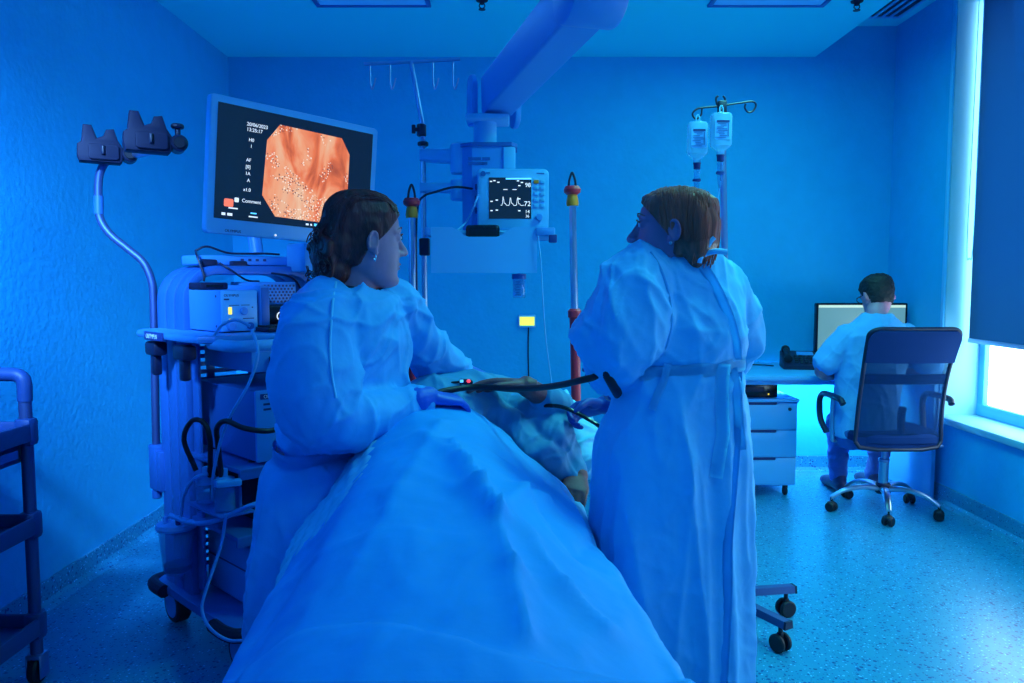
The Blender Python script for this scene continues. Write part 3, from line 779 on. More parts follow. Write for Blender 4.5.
pf = on_cart('perforated_case', 'pale perforated metal case stacked on the black slim computer', 'case', .03, .05, 1.126 + .0835)
MB().box((0, 0, .042), (.15, .22, .082), bev=.004).build('housing', 'pale_metal', pf)
mb = MB()
for r in range(6):
    for c in range(9): mb.cyl((-.058 + .0145 * c + (.007 if r % 2 else 0), -.1095, .012 + .0115 * r), (-.058 + .0145 * c + (.007 if r % 2 else 0), -.1112, .012 + .0115 * r), .0042, n=8)
mb.build('hole_grid', 'print_dark', pf)
kb = on_cart('keyboard', 'small black keyboard lying on the front edge of the cart tray', 'keyboard', .05, -.225, 1.126)
MB().box((0, 0, .008), (.36, .12, .014), bev=.004).build('housing', 'dark_plastic', kb)
mb = MB()
for r in range(5):
    for c in range(15): mb.box((-.161 + .023 * c, -.043 + .0215 * r, .017), (.018, .017, .006), bev=.0015, seg=1)
mb.build('keys', 'black_rubber', kb)
cb = MB()
for pts in ([cw(-.2, .1, 1.405), cw(-.16, .09, 1.42), cw(-.08, .085, 1.398), cw(.05, .085, 1.40), cw(.12, .085, 1.398)], [cw(-.2, .1, 1.405), cw(-.212, .06, 1.38), cw(-.2, .04, 1.32), cw(-.20, .04, 1.295)], [cw(-.13, .06, 1.36), cw(-.11, .03, 1.34), cw(-.05, 0.02, 1.30), cw(0, .02, 1.295)], [cw(-.02, .1, 1.36), cw(.05, .06, 1.33), cw(.14, .03, 1.31), cw(.2, .06, 1.25), cw(.21, .1, 1.2)]):
    cb.tube(pts, .004, 8)
for p in (cw(-.16, .09, 1.36), cw(-.05, .08, 1.355)): cb.box(p, (.06, .03, .03), rot=(0, 0, CA), bev=.006)
tag(cb.build('video_cable', 'dark_plastic'), 'bundle of dark video cables under and over the cart\'s arched top', 'cable')

# big processor with lit ring
u2 = on_cart('video_processor', 'large pale processor with a glowing yellow ring button on the middle shelf', 'medical device', -.01, -.10, .693)
MB().box((0, .01, .128), (.38, .44, .236), bev=.006).build('housing', 'cart_grey', u2)
MB().box((0, -.217, .128), (.382, .014, .238), bev=.005).build('front_panel', 'pale_metal', u2)
mb = MB()
for a in (-.17, .17):
    for b in (-.15, .15): mb.cyl((a, b, 0), (a, b, .011), .014, n=14)
mb.build('foot', 'black_rubber', u2)
MB().box((-.1, -.225, .226), (.15, .003, .018)).build('name_strip', 'vinyl_label', u2)
lettering('OLYMPUS', .016, (-.165, -.227, .2205), (1, 0, 0), (0, 0, 1), 'print_light', u2)
mb = MB()
for x, z, w in ((-.15, .200, .03), (-.115, .200, .022), (-.152, .183, .026), (-.118, .183, .03)): mb.box((x, -.2245, z), (w, .001, .007))
mb.build('printed_marking', 'print_dark', u2)
def ringm(c, r0, r1, d, m, name, par):
    mb = MB(); c = V(c)
    mb._rings([[c + V((r * math.cos(a), dd, r * math.sin(a))) for a in [2 * math.pi * k / 28 for k in range(28)]] for r, dd in ((r0, 0), (r1, 0), (r1, -d), (r0, -d), (r0, 0))], False, False)
    return mb.build(name, m, par)
ringm((-.105, -.224, .062), .0165, .0225, .004, 'lime_lamp', 'ring_lamp', u2)
MB().cyl((-.105, -.224, .062), (-.105, -.2275, .062), .0155, n=24).build('power_button', 'cart_grey', u2)
mb = MB(); mb.cyl((.09, -.22, .12), (.09, -.245, .12), .05, n=30, bev=.006); mb.build('scope_socket', 'dark_plastic', u2)
mb = MB(); mb.box((-.193, -.04, .13), (.006, .02, .035), bev=.003); mb.build('side_latch', 'navy_plastic', u2)
u3 = on_cart('light_source', 'dark-fronted unit on the lower shelf of the equipment cart', 'medical device', .03, -.06, .462)
MB().box((0, 0, .095), (.36, .42, .17), bev=.005).build('housing', 'navy_plastic', u3)
MB().box((0, -.212, .095), (.362, .01, .172), bev=.004).build('front_panel', 'black_gloss', u3)
mb = MB()
for a in (-.16, .16):
    for b in (-.15, .15): mb.cyl((a, b, 0), (a, b, .011), .014, n=14)
mb.build('foot', 'black_rubber', u3)
MB().cyl((-.13, -.217, .148), (-.13, -.221, .148), .009, n=16).build('indicator_lamp', 'white_lamp', u3)
mb = MB(); mb.cyl((.06, -.215, .1), (.06, -.235, .1), .04, n=26, bev=.005); mb.build('socket', 'dark_plastic', u3)
u4 = on_cart('flushing_pump', 'dark pump head on top of the white lower box of the cart', 'pump', .06, -.16, .383)
MB().box((0, 0, .030), (.24, .22, .034), bev=.012).build('housing', 'black_rubber', u4)
MB().cyl((-.05, -.05, .012), (-.05, -.05, .035), .05, n=26, bev=.004).build('pump_head', 'dark_plastic', u4)
u5 = on_cart('printer_box', 'plain white box unit standing on the base of the equipment cart', 'medical device', .02, -.10, .170)
MB().box((0, 0, .115), (.42, .40, .21), bev=.01).build('housing', 'pale_metal', u5)
mb = MB(); mb.box((-.211, -.0, .135), (.004, .36, .004)); mb.build('seam', 'vinyl_label', u5)
MB().box((0, -.203, .11), (.40, .008, .18), bev=.004).build('front_panel', 'white_plastic', u5)
mb = MB()
for a in (-.17, .17):
    for b in (-.15, .15): mb.cyl((a, b, 0), (a, b, .012), .014, n=14)
mb.build('foot', 'black_rubber', u5)

# water bottles on the front corner
def jar(p, label, r=.034, h=.105):
    t = thing('water_bottle', label, 'bottle', p, 0, 'water bottles on the cart')
    MB().lathe([(.001, 0), (r - .004, 0), (r, .006), (r, h * .72), (r * .82, h * .86), (r * .82, h), (r * .74, h), (r * .74, h * .86), (r - .003, h * .7), (r - .003, .008), (.001, .006)]).build('glass', 'clear_plastic', t)
    MB().lathe([(.001, .008), (r - .004, .008), (r - .004, h * .5), (.001, h * .5)]).build('water', 'cloudy_plastic', t)
    MB().lathe([(.001, h - .02), (r * .95, h - .02), (r * .95, h + .004), (.012, h + .010), (.012, h + .035), (.001, h + .036)]).build('cap', 'pale_metal', t)
    return t
p1 = px(225, 511, 2.55); p2 = px(207, 511, 2.66)
jar(p1, 'clear capped water bottle at the cart\'s front corner, nearer and right of the two')
jar(p2, 'clear capped water bottle at the cart\'s front corner, farther and left of the two', .034, .115)
a = cl(p1); b = cl(p2)
mb = MB(); mb.box((min(a.x, b.x) + .02, (a.y + b.y) / 2, a.z - .006), (.12, abs(a.y - b.y) + .10, .010), bev=.004); mb.box((-.24, (a.y + b.y) / 2, a.z + .03), (.012, .16, .085), bev=.003); mb.box((-.245, .0, a.z + .05), (.012, .12, .03), bev=.003)
mb.build('bottle_bracket', 'cart_grey', cart)
mb = MB(); mb.box(px(229, 483, 2.50), (.075, .03, .020), rot=(0, 0, .5), bev=.004)
tag(mb.build('bottle_clip', 'white_plastic'), 'white plastic clip around the neck of the nearer water bottle', 'clip')
# suction canister
pc_ = px(178, 572, 2.76)
can = thing('suction_canister', 'large clear suction canister with a flat lid hung on the cart side', 'canister', pc_)
MB().lathe([(.001, 0), (.044, 0), (.048, .006), (.061, .165), (.058, .165), (.045, .01), (.001, .006)]).build('cup', 'clear_plastic', can)
MB().lathe([(.001, .008), (.044, .008), (.047, .030), (.001, .030)]).build('dark_fluid', 'vinyl_label', can)
MB().lathe([(.001, .16), (.068, .16), (.070, .168), (.066, .178), (.02, .186), (.016, .2), (.001, .202)]).build('lid', 'pale_metal', can)
MB().cyl((-.03, -.02, .18), (-.03, -.02, .205), .009, n=14).build('port', 'pale_metal', can)
MB().cyl((.02, -.035, .18), (.02, -.035, .21), .008, n=14).build('port', 'vinyl_label', can)
q = cl(pc_)
MB().box((q.x + .03, q.y + .02, pc_.z + .14), (.09, .06, .02), bev=.004).build('canister_bracket', 'cart_grey', cart)
# hoses
hz = MB()
hz.tube([px(196, 470, 2.62), px(184, 440, 2.60), px(192, 421, 2.58), px(204, 423, 2.57), px(210, 440, 2.57), px(210, 476, 2.64)], .0085, 10)
hz.tube([px(222, 480, 2.55), px(218, 445, 2.50), px(217, 428, 2.46), px(226, 421, 2.43), px(244, 428, 2.40), px(268, 431, 2.42), px(290, 425, 2.52)], .0085, 10)
tag(hz.build('water_hose', 'black_rubber'), 'black looping hoses above the water bottles on the cart', 'hose')
hz = MB()
hz.tube([px(213, 500, 2.60), px(214, 470, 2.52), px(226, 425, 2.44), px(248, 385, 2.43), px(257, 360, 2.44), px(257, 345, 2.46), px(252, 330, 2.5)], .0052, 8)
hz.tube([px(250, 326, 2.5), px(236, 320, 2.5), px(222, 325, 2.5), px(214, 336, 2.52)], .0052, 8)
tag(hz.build('insufflation_tube', 'clear_hose' if 'clear_hose' in MATS else 'trim_white'), 'thin pale tube running up the cart from the water bottles to the tray', 'tube')
hz = MB()
hz.tube([px(170, 515, 2.7), px(190, 523, 2.64), px(215, 521, 2.55), px(245, 508, 2.48), px(262, 502, 2.5)], .0085, 10)
hz.tube([px(226, 514, 2.5), px(221, 545, 2.5), px(206, 590, 2.46), px(202, 610, 2.44), px(210, 628, 2.42), px(228, 640, 2.42), px(250, 640, 2.44)], .0052, 8)
hz.tube([px(181, 515, 2.69), px(184, 495, 2.66), px(195, 478, 2.62), px(208, 474, 2.62)], .006, 8)
tag(hz.build('suction_tube', 'pale_metal'), 'pale suction tubes drooping from the canister lid across the cart front', 'tube')

# ------------------------------------------------------------------ scope hanger pole behind the cart
Yh = 3.0
hb = px(157, 490, Yh)
hang = thing('scope_hanger', 'bent dark pole with two black cradles rising behind the equipment cart', 'scope hanger', hb)
L = lambda u, v, Y=Yh: px(u, v, Y) - hb
MB().tube([L(157, 490), L(155, 380), L(153.5, 300), L(151, 279), L(143, 262), L(128, 249), L(110, 234), L(100, 218), L(98.5, 200), L(98.5, 182), L(101, 170), L(107, 161), L(118, 155)], .0145, 14).build('bent_tube', 'steel_dark' if 'steel_dark' in MATS else 'steel', hang)
MB().tube([L(98.5, 196), L(98.8, 214)], .017, 14, 0).build('coupling', 'cart_grey', hang)
mb = MB(); q = L(160, 466); mb.box((q.x, q.y - .01, q.z), (.05, .07, .17), rot=(0, 0, CA), bev=.006); q = L(170, 468); mb.box((q.x, q.y - .03, q.z), (.07, .05, .15), rot=(0, 0, CA), bev=.004)
mb.build('bracket', 'cart_grey', hang)
mb = MB(); mb.cyl(L(157, 489), L(157.3, 498), .018, bev=.003); mb.build('end_cap', 'cart_grey', hang)
def cradle(c, s):
    """notched block: body with two horns, a clamp with a thumb knob"""
    o = [(-.082, -.03), (-.075, -.055), (.07, -.058), (.078, -.05), (.082, .0), (.064, .03), (.05, .075), (.022, .07), (.012, .045), (-.01, .036), (-.018, .058), (-.028, .085), (-.058, .085), (-.066, .02), (-.08, .01)]
    o = [(a * s, b * s) for a, b in o]
    xd = V((.88, .47, 0)).normalized(); zd = V((0, 0, 1)); yd = zd.cross(xd)
    k = MB().prism(o, c - yd * .05 * s, xd, zd, yd * .085 * s, .008 * s).build('cradle', 'navy_plastic', hang)
    MB().prism([(a * .72 + .012 * s, b * .5 - .018 * s) for a, b in rrect(.15 * s, .12 * s, .02 * s)], c - yd * .062 * s, xd, zd, yd * .016 * s, .004 * s).build('cradle_plate', 'navy_plastic', k)
    MB().box(c - yd * .065 * s + xd * .01 * s - zd * .012 * s, (.012 * s, .02 * s, .035 * s), bev=.003).build('cradle_rib', 'dark_plastic', k)
    kc = c + xd * .105 * s - zd * .018 * s
    MB().cyl(kc - yd * .05 * s, kc + yd * .04 * s, .031 * s, n=24, bev=.006).build('clamp', 'dark_plastic', k)
    mb = MB(); mb.cyl(kc + zd * .03 * s, kc + zd * .062 * s, .010 * s); mb.cyl(kc + zd * .058 * s, kc + zd * .076 * s, .024 * s, n=10, bev=.005); mb.build('thumb_screw', 'dark_plastic', k)
    MB().cyl(kc - yd * .051 * s, kc - yd * .058 * s, .021 * s, n=24, bev=.002).build('clamp_cap', 'black_rubber', k)
    return kc
ra = cradle(L(100, 149, 2.97), .92)
rb = cradle(L(147, 137.5, 2.74), .92)
MB().tube([ra + (ra - rb) * .12, rb + (rb - ra) * .05], .015, 14, 0).build('cross_bar', 'steel', hang)

# ------------------------------------------------------------------ the big video screen
TL, BL_, TR, BR = px(211.5, 91, 2.43), px(205, 233.5, 2.43), px(378.5, 130, 2.86), px(372, 247, 2.86)
bz = (BL_ + BR) / 2
ctr = (TL + BL_ + TR + BR) / 4
uxs = ((TR - TL) + (BR - BL_)).normalized(); uzs = ((TL - BL_) + (TR - BR)).normalized()
nrm_ = uxs.cross(uzs).normalized()
uzs = nrm_.cross(uxs) * 1.0
if uzs.z < 0: uzs = -uzs
W_ = ((TR - TL).length + (BR - BL_).length) / 2; H_ = ((TL - BL_).length + (TR - BR).length) / 2
fwd = uxs.cross(uzs).normalized()      # out of the screen?
if fwd.y > 0: fwd = -fwd
vm = thing('video_monitor', 'big tilted flat screen showing an orange endoscopy picture', 'monitor', ctr)
o_ = fwd
MB().prism(rrect(W_, H_, .014), (0, 0, 0), uxs, uzs, -o_ * .032, .006).build('housing', 'white_plastic', vm)
MB().prism(rrect(W_ * .6, H_ * .6, .03), -o_ * .032, uxs, uzs, -o_ * .045, .01).build('back_cover', 'pale_metal', vm)
sw, sh = W_ - .046, H_ - .070
scz = .012
scr = MB().prism([(-sw / 2, -sh / 2 + scz), (sw / 2, -sh / 2 + scz), (sw / 2, sh / 2 + scz), (-sw / 2, sh / 2 + scz)], o_ * .0005, uxs, uzs, o_ * .0015).build('screen', 'display', vm, 0)
def S(x, y, d=.0025): return uxs * (x * sw) + uzs * (y * sh + scz) + o_ * d     # x, y in -.5 .. .5
oct_ = [(.045, -.5 + .075), (.265, -.5 + .075), (.305, -.24), (.30, .19), (.255, .36), (-.085, .36), (-.155, .225), (-.175, -.265), (-.12, -.40)]
octp = [(-.135, .41), (.275, .40), (.335, .255), (.335, -.28), (.285, -.44), (-.14, -.43), (-.225, -.25), (-.21, .25)]
pic = MB().prism([(a * sw, b * sh + scz) for a, b in octp], o_ * .0022, uxs, uzs, o_ * .0006).build('endoscope_picture', 'mucosa', scr, 0)
for txt, sz, x, y in (('20/06/2023', .0155, -.335, .345), ('13:25:17', .0155, -.335, .298), ('Comment', .0155, -.345, -.335)):
    lettering(txt, sz, S(x, y, .003), uxs, uzs, 'white_lamp', scr, 'caption', depth=.0003)
for k, (txt, y, x) in enumerate((('H0', .20, -.30), ('1', .145, -.29), ('AF', .02, -.31), ('[0]', -.04, -.312), ('1A', -.10, -.312), ('A', -.16, -.30), ('x1.0', -.245, -.32))):
    lettering(txt, .0145, S(x - .02, y + .01, .003), uxs, uzs, 'white_lamp', scr, 'caption', depth=.0003)
mb = MB(); mb.prism([(a + (-.455 + .035) * sw, b + (-.355) * sh + scz) for a, b in rrect(.030, .024, .005)], o_ * .0022, uxs, uzs, o_ * .0006); mb.build('red_icon', 'orange_lamp', scr, 0)
mb = MB(); mb.prism([(a + -.375 * sw, b + (-.322) * sh + scz) for a, b in rrect(.014, .014, .003)], o_ * .0022, uxs, uzs, o_ * .0006)
for x, y, w, h in ((-.42, -.405, .03, .004), (-.458, -.468, .012, .008), (-.425, -.468, .016, .008), (-.30, -.462, .03, .004), (.06, -.478, .010, .006), (.09, -.478, .010, .006), (.17, -.478, .03, .005)):
    mb.prism([(x * sw, y * sh + scz), (x * sw + w, y * sh + scz), (x * sw + w, y * sh + h + scz), (x * sw, y * sh + h + scz)], o_ * .0022, uxs, uzs, o_ * .0006)
mb.build('menu_marks', 'white_lamp', scr, 0)
mb = MB()
for x, y, w, h in ((-.29, -.43, .02, .004), (.115, -.478, .022, .008)):
    mb.prism([(x * sw, y * sh + scz), (x * sw + w, y * sh + scz), (x * sw + w, y * sh + h + scz), (x * sw, y * sh + h + scz)], o_ * .0022, uxs, uzs, o_ * .0006)
mb.build('menu_highlight', 'cyan_lamp', scr, 0)
lettering('OLYMPUS', .012, uxs * (-W_ / 2 + .06) + uzs * (-H_ / 2 + .008) + o_ * .0005, uxs, uzs, 'print_dark', vm)
MB().ell(uxs * (-W_ * .12) + uzs * (-H_ / 2 + .012) + o_ * .001, .0035).build('power_lamp', 'white_lamp', vm)
for k, m in enumerate(('white_lamp', 'green_label_glow', 'white_lamp')):
    MB().box(uxs * (W_ * .16 + .016 * k) + uzs * (-H_ / 2 + .014) + o_ * .0008, (.011, .011, .014)).build('input_label', m, vm, 0)  # labels made to glow, not lamps

# ------------------------------------------------------------------ trolley at the left edge
tro = thing('service_trolley', 'dark plastic three-tier trolley against the left wall at the photo edge', 'trolley', (-1.535, 2.5, 0))
TW, TD = .285, .75
for k, (x, y) in enumerate(((0, 0), (-TW, 0), (0, -TD), (-TW, -TD))):
    MB().tube([(x, y, .09), (x, y, .97)], .019, 18, 0).build('post', 'steel_dark' if 'steel_dark' in MATS else 'steel', tro)
    mb = MB(); mb.cyl((x - .014, y, .045), (x + .014, y, .045), .045, n=26, bev=.006)
    c_ = mb.build('caster', 'black_rubber', tro)
    mb = MB(); mb.box((x - .022, y, .055), (.006, .05, .07), bev=.003); mb.box((x + .022, y, .055), (.006, .05, .07), bev=.003); mb.box((x, y, .092), (.05, .05, .016), bev=.004); mb.build('caster_fork', 'steel', c_)
for k, z in enumerate((.80, .50, .17)):
    mb = MB()
    mb.box((-TW / 2, -TD / 2, z), (TW + .04, TD + .04, .015), bev=.004)
    for sx in (0, -TW): mb.box((sx + (.018 if sx == 0 else -.018), -TD / 2, z + .022), (.014, TD + .05, .058), bev=.006)
    for sy in (0, -TD): mb.box((-TW / 2, sy + (.018 if sy == 0 else -.018), z + .022), (TW + .05, .014, .058), bev=.006)
    for (x, y) in ((0, 0), (-TW, 0), (0, -TD), (-TW, -TD)): mb.box((x, y, z + .022), (.055, .055, .09), bev=.014)
    mb.build('shelf', 'trolley_plastic', tro)
MB().box((-TW / 2, -TD / 2 + .08, .755), (TW - .04, TD - .10, .065), bev=.008).build('drawer', 'trolley_plastic', tro)
MB().box((.0, -.10, .76), (.003, .10, .026)).build('drawer_label', 'cart_grey', tro)
mb = MB(); mb.tube([(0, 0, .92), (0, 0, .975), (-.012, 0, .997), (-.05, 0, 1.004), (-TW + .05, 0, 1.004), (-TW + .012, 0, .997), (-TW, 0, .975), (-TW, 0, .92)], .022, 14); mb.build('handle', 'trolley_plastic', tro)
MB().box((-.09, -.16, .525), (.07, .12, .014), bev=.005).build('glint_pad', 'white_plastic', tro).name = 'tray_glint'  # white piece standing in for a glint on the middle shelf
from mathutils.bvhtree import BVHTree
def cl01(x): return max(0.0, min(1.0, x))
# ================================================================== people
mat('eye_white', (0.55, 0.62, 0.75), 0.25)
mat('eye_iris', (0.03, 0.05, 0.08), 0.2)
mat('lip', (0.50, 0.16, 0.25), 0.45)

def MBxf(mb, M): bmesh.ops.transform(mb.bm, matrix=M, verts=mb.bm.verts); return mb
def MBadd(dst, src):
    me = src.mesh('tmp'); dst.bm.from_mesh(me); bpy.data.meshes.remove(me); return dst
def head_matrix(c, facing, pitch=0.0, roll=0.0):
    yaw = math.atan2(-facing[0], facing[1])
    return Matrix.Translation(V(c)) @ Matrix.Rotation(yaw, 4, 'Z') @ Matrix.Rotation(-pitch, 4, 'X') @ Matrix.Rotation(roll, 4, 'Y')

HEAD = [(-.120, .066, .026, .018), (-.114, .082, .000, .034), (-.100, .088, -.030, .046), (-.085, .084, -.05, .053), (-.066, .087, -.064, .059),
        (-.048, .088, -.074, .063), (-.030, .089, -.083, .067), (-.005, .085, -.091, .071), (.015, .081, -.096, .073), (.035, .087, -.099, .075),
        (.06, .084, -.099, .075), (.085, .070, -.090, .067), (.105, .045, -.067, .049), (.116, .010, -.032, .022)]
def head_mesh(female=True):
    mb = MB()
    mb.loft([(V((0, (yf + yb) / 2, z)), V((hw, 0, 0)), V((0, (yf - yb) / 2, 0))) for z, yf, yb, hw in HEAD], 36, 2.25)
    # nose, lips, brows, lids, ears
    mb.limb([(0, .080, .026), (0, .094, .0), (0, .108, -.024)], [.008, .009, .0115], 12, 4)
    for s in (-1, 1):
        mb.ell((s * .011, .094, -.029), (.009, .011, .008))
        mb.limb([(s * .012, .083, .030), (s * .034, .079, .034), (s * .055, .060, .026)], [.006, .007, .006], 10, 3)
        mb.ell((s * .031, .072, .014), (.016, .014, .012))
        e = Matrix.Rotation(s * math.radians(20), 3, 'Z') @ Matrix.Rotation(math.radians(-10), 3, 'X')
        mb.ell(V((s * .077, -.012, -.004)), (.009, .017, .027), e)
        pts = [V((s * .004, .015 * math.cos(a) - .002, .026 * math.sin(a))) for a in [math.radians(d) for d in (-60, -10, 35, 80, 120, 160, 200, 235)]]
        mb.tube([V((s * .080, -.012, -.002)) + e @ p + V((s * .004, 0, 0)) for p in pts], .0042, 8, 4)
        mb.ell(V((s * .077, -.002, -.030)), (.006, .009, .010))
    mb.ell((0, .085, -.056), (.022, .010, .0055)); mb.ell((0, .083, -.067), (.019, .010, .006))
    mb.ell((0, .076, -.100), (.024, .016, .016))
    return mb
def face_parts(M, parent, hairm):
    for s in (-1, 1):
        mb = MB(); mb.ell((s * .031, .0765, .013), (.0125, .0115, .0085)); e = MBxf(mb, M).build('eye', 'eye_white', parent, 180)
        mb = MB(); mb.ell((s * .033, .0862, .013), (.0055, .0028, .0058)); MBxf(mb, M).build('iris', 'eye_iris', e, 180)
        mb = MB(); mb.tube([(s * .014, .0875, .020), (s * .031, .0905, .0235), (s * .047, .080, .0175)], .0018, 6, 4); MBxf(mb, M).build('lashes', hairm, e)
        mb = MB(); mb.tube([(s * .014, .0895, .0345), (s * .033, .0865, .0405), (s * .053, .0675, .034)], lambda t: .0022 * (1 - .5 * t), 8, 4); MBxf(mb, M).build('eyebrow', hairm, parent)
    mb = MB(); mb.ell((0, .0885, -.056), (.020, .008, .0045)); mb.ell((0, .0865, -.067), (.017, .008, .005)); MBxf(mb, M).fused('lips', 'lip', parent, .002, 3)

def squash(mb, k=.80):
    for v in (mb.bm.verts if isinstance(mb, MB) else mb.vertices):
        if v.co.z > .03: v.co.z = .03 + (v.co.z - .03) * k
    return mb
def skull(mb, side=.010, front=.009, back=.016, top=.012, zlow=-.07):
    rows = []
    for z, yf, yb, hw in HEAD:
        if z < zlow: continue
        k = cl01((z + .02) / .10)
        rows.append((V((0, (yf + front + yb - back) / 2, z + top * k)), V((hw + side, 0, 0)), V((0, (yf + front - yb + back) / 2, 0))))
    rows.append((V((0, -.012, .116 + top + .003)), V((.008, 0, 0)), V((0, .008, 0))))
    mb.loft(rows, 40, 2.15)
def hair_mesh(M, parts, g, name, m, parent, amp=.004, flow=(26, 26, 7), voxel=.004, low=-.09, strands=None, flat=1.0):
    """parts(mb): volumes in head space; g(z): the hairline, hair in front of y = g(z) sinks under the skin"""
    mb = MB(); parts(mb)
    me = fuse(mb.mesh('hair'), voxel, 4)
    def f(p, n):
        k = noise.noise(V((p.x * flow[0], p.y * flow[1], p.z * flow[2]))) + .6 * noise.noise(V((p.x * flow[0] * 2.7, p.y * flow[1] * 2.7, p.z * flow[2] * 2.0 + 5)))
        return amp * k
    displace(me, f)
    for v in me.vertices:
        q = v.co; d = q.y - g(q.z)
        if d > 0:
            k = min(1.0, d / .014)
            v.co = q.lerp(V((q.x * .70, q.y * .62, q.z * .74)), k)
    squash(me, flat)
    if strands:
        bmh = bmesh.new(); bmh.from_mesh(me); T = BVHTree.FromBMesh(bmh); bmh.free()
        mbs = MB()
        for dirs in strands():
            pts = []
            for d in dirs:
                d = V(d).normalized(); o = V((0, -.02, .02))
                h = T.ray_cast(o + d * .3, -d, .4)
                if h[0] is not None and h[0].y < g(h[0].z) + .004: pts.append(h[0] + d * .0012)
            if len(pts) > 2: mbs.tube(pts, .0017, 5, 3)
    me.transform(M)
    ho = link(name, me, m, parent, 180)
    if strands: MBxf(mbs, M).build('strands', m, ho)
    return ho

def hand(mb, wrist, d, n, s, curls=(.35, .35, .4, .45), thumb=.5, scale=1.0, spread=.08):
    """d: towards the fingers, n: out of the palm, s: towards the thumb"""
    w = V(wrist); d = V(d).normalized(); n = (V(n) - d * V(n).dot(d)).normalized()
    s_ = n.cross(d); s_ = s_ if s_.dot(V(s)) > 0 else -s_
    k = scale
    mb.loft([(w - d * .03 * k, s_ * .024 * k, n * .019 * k), (w, s_ * .026 * k, n * .019 * k), (w + d * .03 * k, s_ * .034 * k, n * .017 * k), (w + d * .06 * k, s_ * .040 * k, n * .015 * k),
             (w + d * .085 * k, s_ * .041 * k, n * .013 * k), (w + d * .097 * k, s_ * .036 * k, n * .009 * k)], 20, 2.5)
    mb.ell(w + (d * .035 + s_ * .024 + n * .006) * k, tuple(x * k for x in (.020, .020, .017)))
    for off, L_, c, sp in ((.030, .072, curls[0], 1.2), (.0105, .080, curls[1], .35), (-.010, .074, curls[2], -.4), (-.029, .058, curls[3], -1.2)):
        a = 0.12; p = w + (d * .086 + s_ * off) * k
        pts = [p - d * .015 * k, p]
        for seg, bend in ((.45, .8), (.30, 1.15), (.25, .8)):
            a += c * bend
            dd = d * math.cos(a) + n * math.sin(a) + s_ * sp * spread * max(0, math.cos(a))
            p = p + dd.normalized() * L_ * seg * k; pts.append(p)
        mb.limb(pts, [.0098 * k, .0098 * k, .0090 * k, .0082 * k, .0068 * k], 12, 4)
    p = w + (d * .026 + s_ * .026 + n * .008) * k
    pts = [p - d * .004 * k]
    for seg, (x, y, z) in ((.038, (.55, .80, .25)), (.033, (.80, .50, .20 + thumb)), (.026, (.95, .15, .3 + thumb))):
        p = p + (d * x + s_ * y + n * z).normalized() * seg * k; pts.append(p)
    mb.limb(pts, [.015 * k, .0125 * k, .0108 * k, .0085 * k], 12, 4)

def rows_px(rows, a, b):
    a = V(a).normalized(); b = V(b).normalized()
    return [(px(u, v, Y), a * ha, b * hb) for u, v, Y, ha, hb in rows]

def facet(p, s, off):
    """flat panels meeting in sharp creases"""
    r = noise.voronoi(V((p.x * s + off, p.y * s, p.z * s * .8 - off)))[0]
    return min(.55, r[1] - r[0]) * -1.6 + .3
def crumple(p, a1=.010, a2=.005, off=0.0):
    """crisp creases of thin nonwoven cloth"""
    w = V((nz(p, 3, off + 20), nz(p, 3, off + 31), nz(p, 3, off + 47))) * .10
    q = p + w
    f = facet(q, 6.0, off)
    return a1 * (ridge(q, 4.6, 4.6, 3.6, off, 3) - .3) + a1 * .9 * f + a2 * (ridge(q, 10, 10, 8.5, off + 3, 2.5) - .3) + a2 * .7 * facet(q, 15, off + 2) + a1 * .55 * (ridge(q, 5.5, 5.5, 4.5, off + 11, 9) + ridge(q, 8, 8, 6, off + 17, 9))
def drapery(p, a1=.013, off=0.0):
    """long vertical folds of a hanging skirt"""
    return a1 * (ridge(p, 6.5, 6.5, .55, off, 2) - .35) + a1 * .45 * (ridge(p, 14, 14, 1.4, off + 4, 2) - .35) + a1 * .22 * nz(p, 16, off)

# ------------------------------------------------------------------ left-hand person
lf = V((.95, -.30, 0)).normalized(); lr = V((-.30, -.95, 0)).normalized()
LW = px(300, 706, 2.10); LW.z = 0
left = thing('person', 'person with dark curly pinned-up hair in a blue gown left of the stretcher', 'person', (LW.x, LW.y, 0))
def under(o, parent):           # keep world-space vertices under a placed empty
    o.data.transform(Matrix.Translation(-parent.location)); return o
def FU(mb, name, m, parent, root, voxel, it=4, disp=None):
    o = mb.fused(name, m, None, voxel, it, disp); o.data.transform(Matrix.Translation(-root.location)); o.parent = parent; return o
def shift_children(root):
    """parts were modelled in world space: move their vertices into the root's frame"""
    def go(o):
        for c in o.children:
            c.data.transform(Matrix.Translation(-root.location)); go(c)
    go(root)

hcL = px(366, 242, 2.12)
ML = head_matrix(hcL, (.86, .50), .02)
body = MB(); MBadd(body, MBxf(head_mesh(), ML))
body.limb([hcL + V((-.010, 0, -.06)), px(358, 272, 2.12), px(350, 305, 2.12)], [.056, .055, .068], 20, 5)
body.loft(rows_px([(350, 296, 2.12, .07, .09), (347, 312, 2.12, .09, .15), (345, 345, 2.12, .10, .155), (336, 395, 2.11, .10, .15), (320, 445, 2.1, .095, .14), (305, 500, 2.1, .10, .16)], lf, lr), 24, 2.2)
for sg in (-1, 1):
    hip = px(303, 500, 2.1) + lr * sg * .085
    body.limb([hip, V((hip.x - .01, hip.y, .48)), V((hip.x - .02, hip.y, .09))], [.075, .052, .038], 14, 4)
body.limb([px(315, 312, 2.0), px(318, 412, 1.92), px(425, 398, 2.10)], [.048, .042, .026], 14, 6)
body.limb([px(390, 312, 2.25), px(428, 350, 2.36), px(464, 368, 2.48)], [.046, .040, .026], 14, 6)
for sg in (-1, 1):
    hip = px(303, 500, 2.1) + lr * sg * .085
    body.limb([V((hip.x - .05, hip.y, .055)), V((hip.x + .05, hip.y, .045)), V((hip.x + .13, hip.y - .03, .035))], [.034, .036, .026], 14, 4)
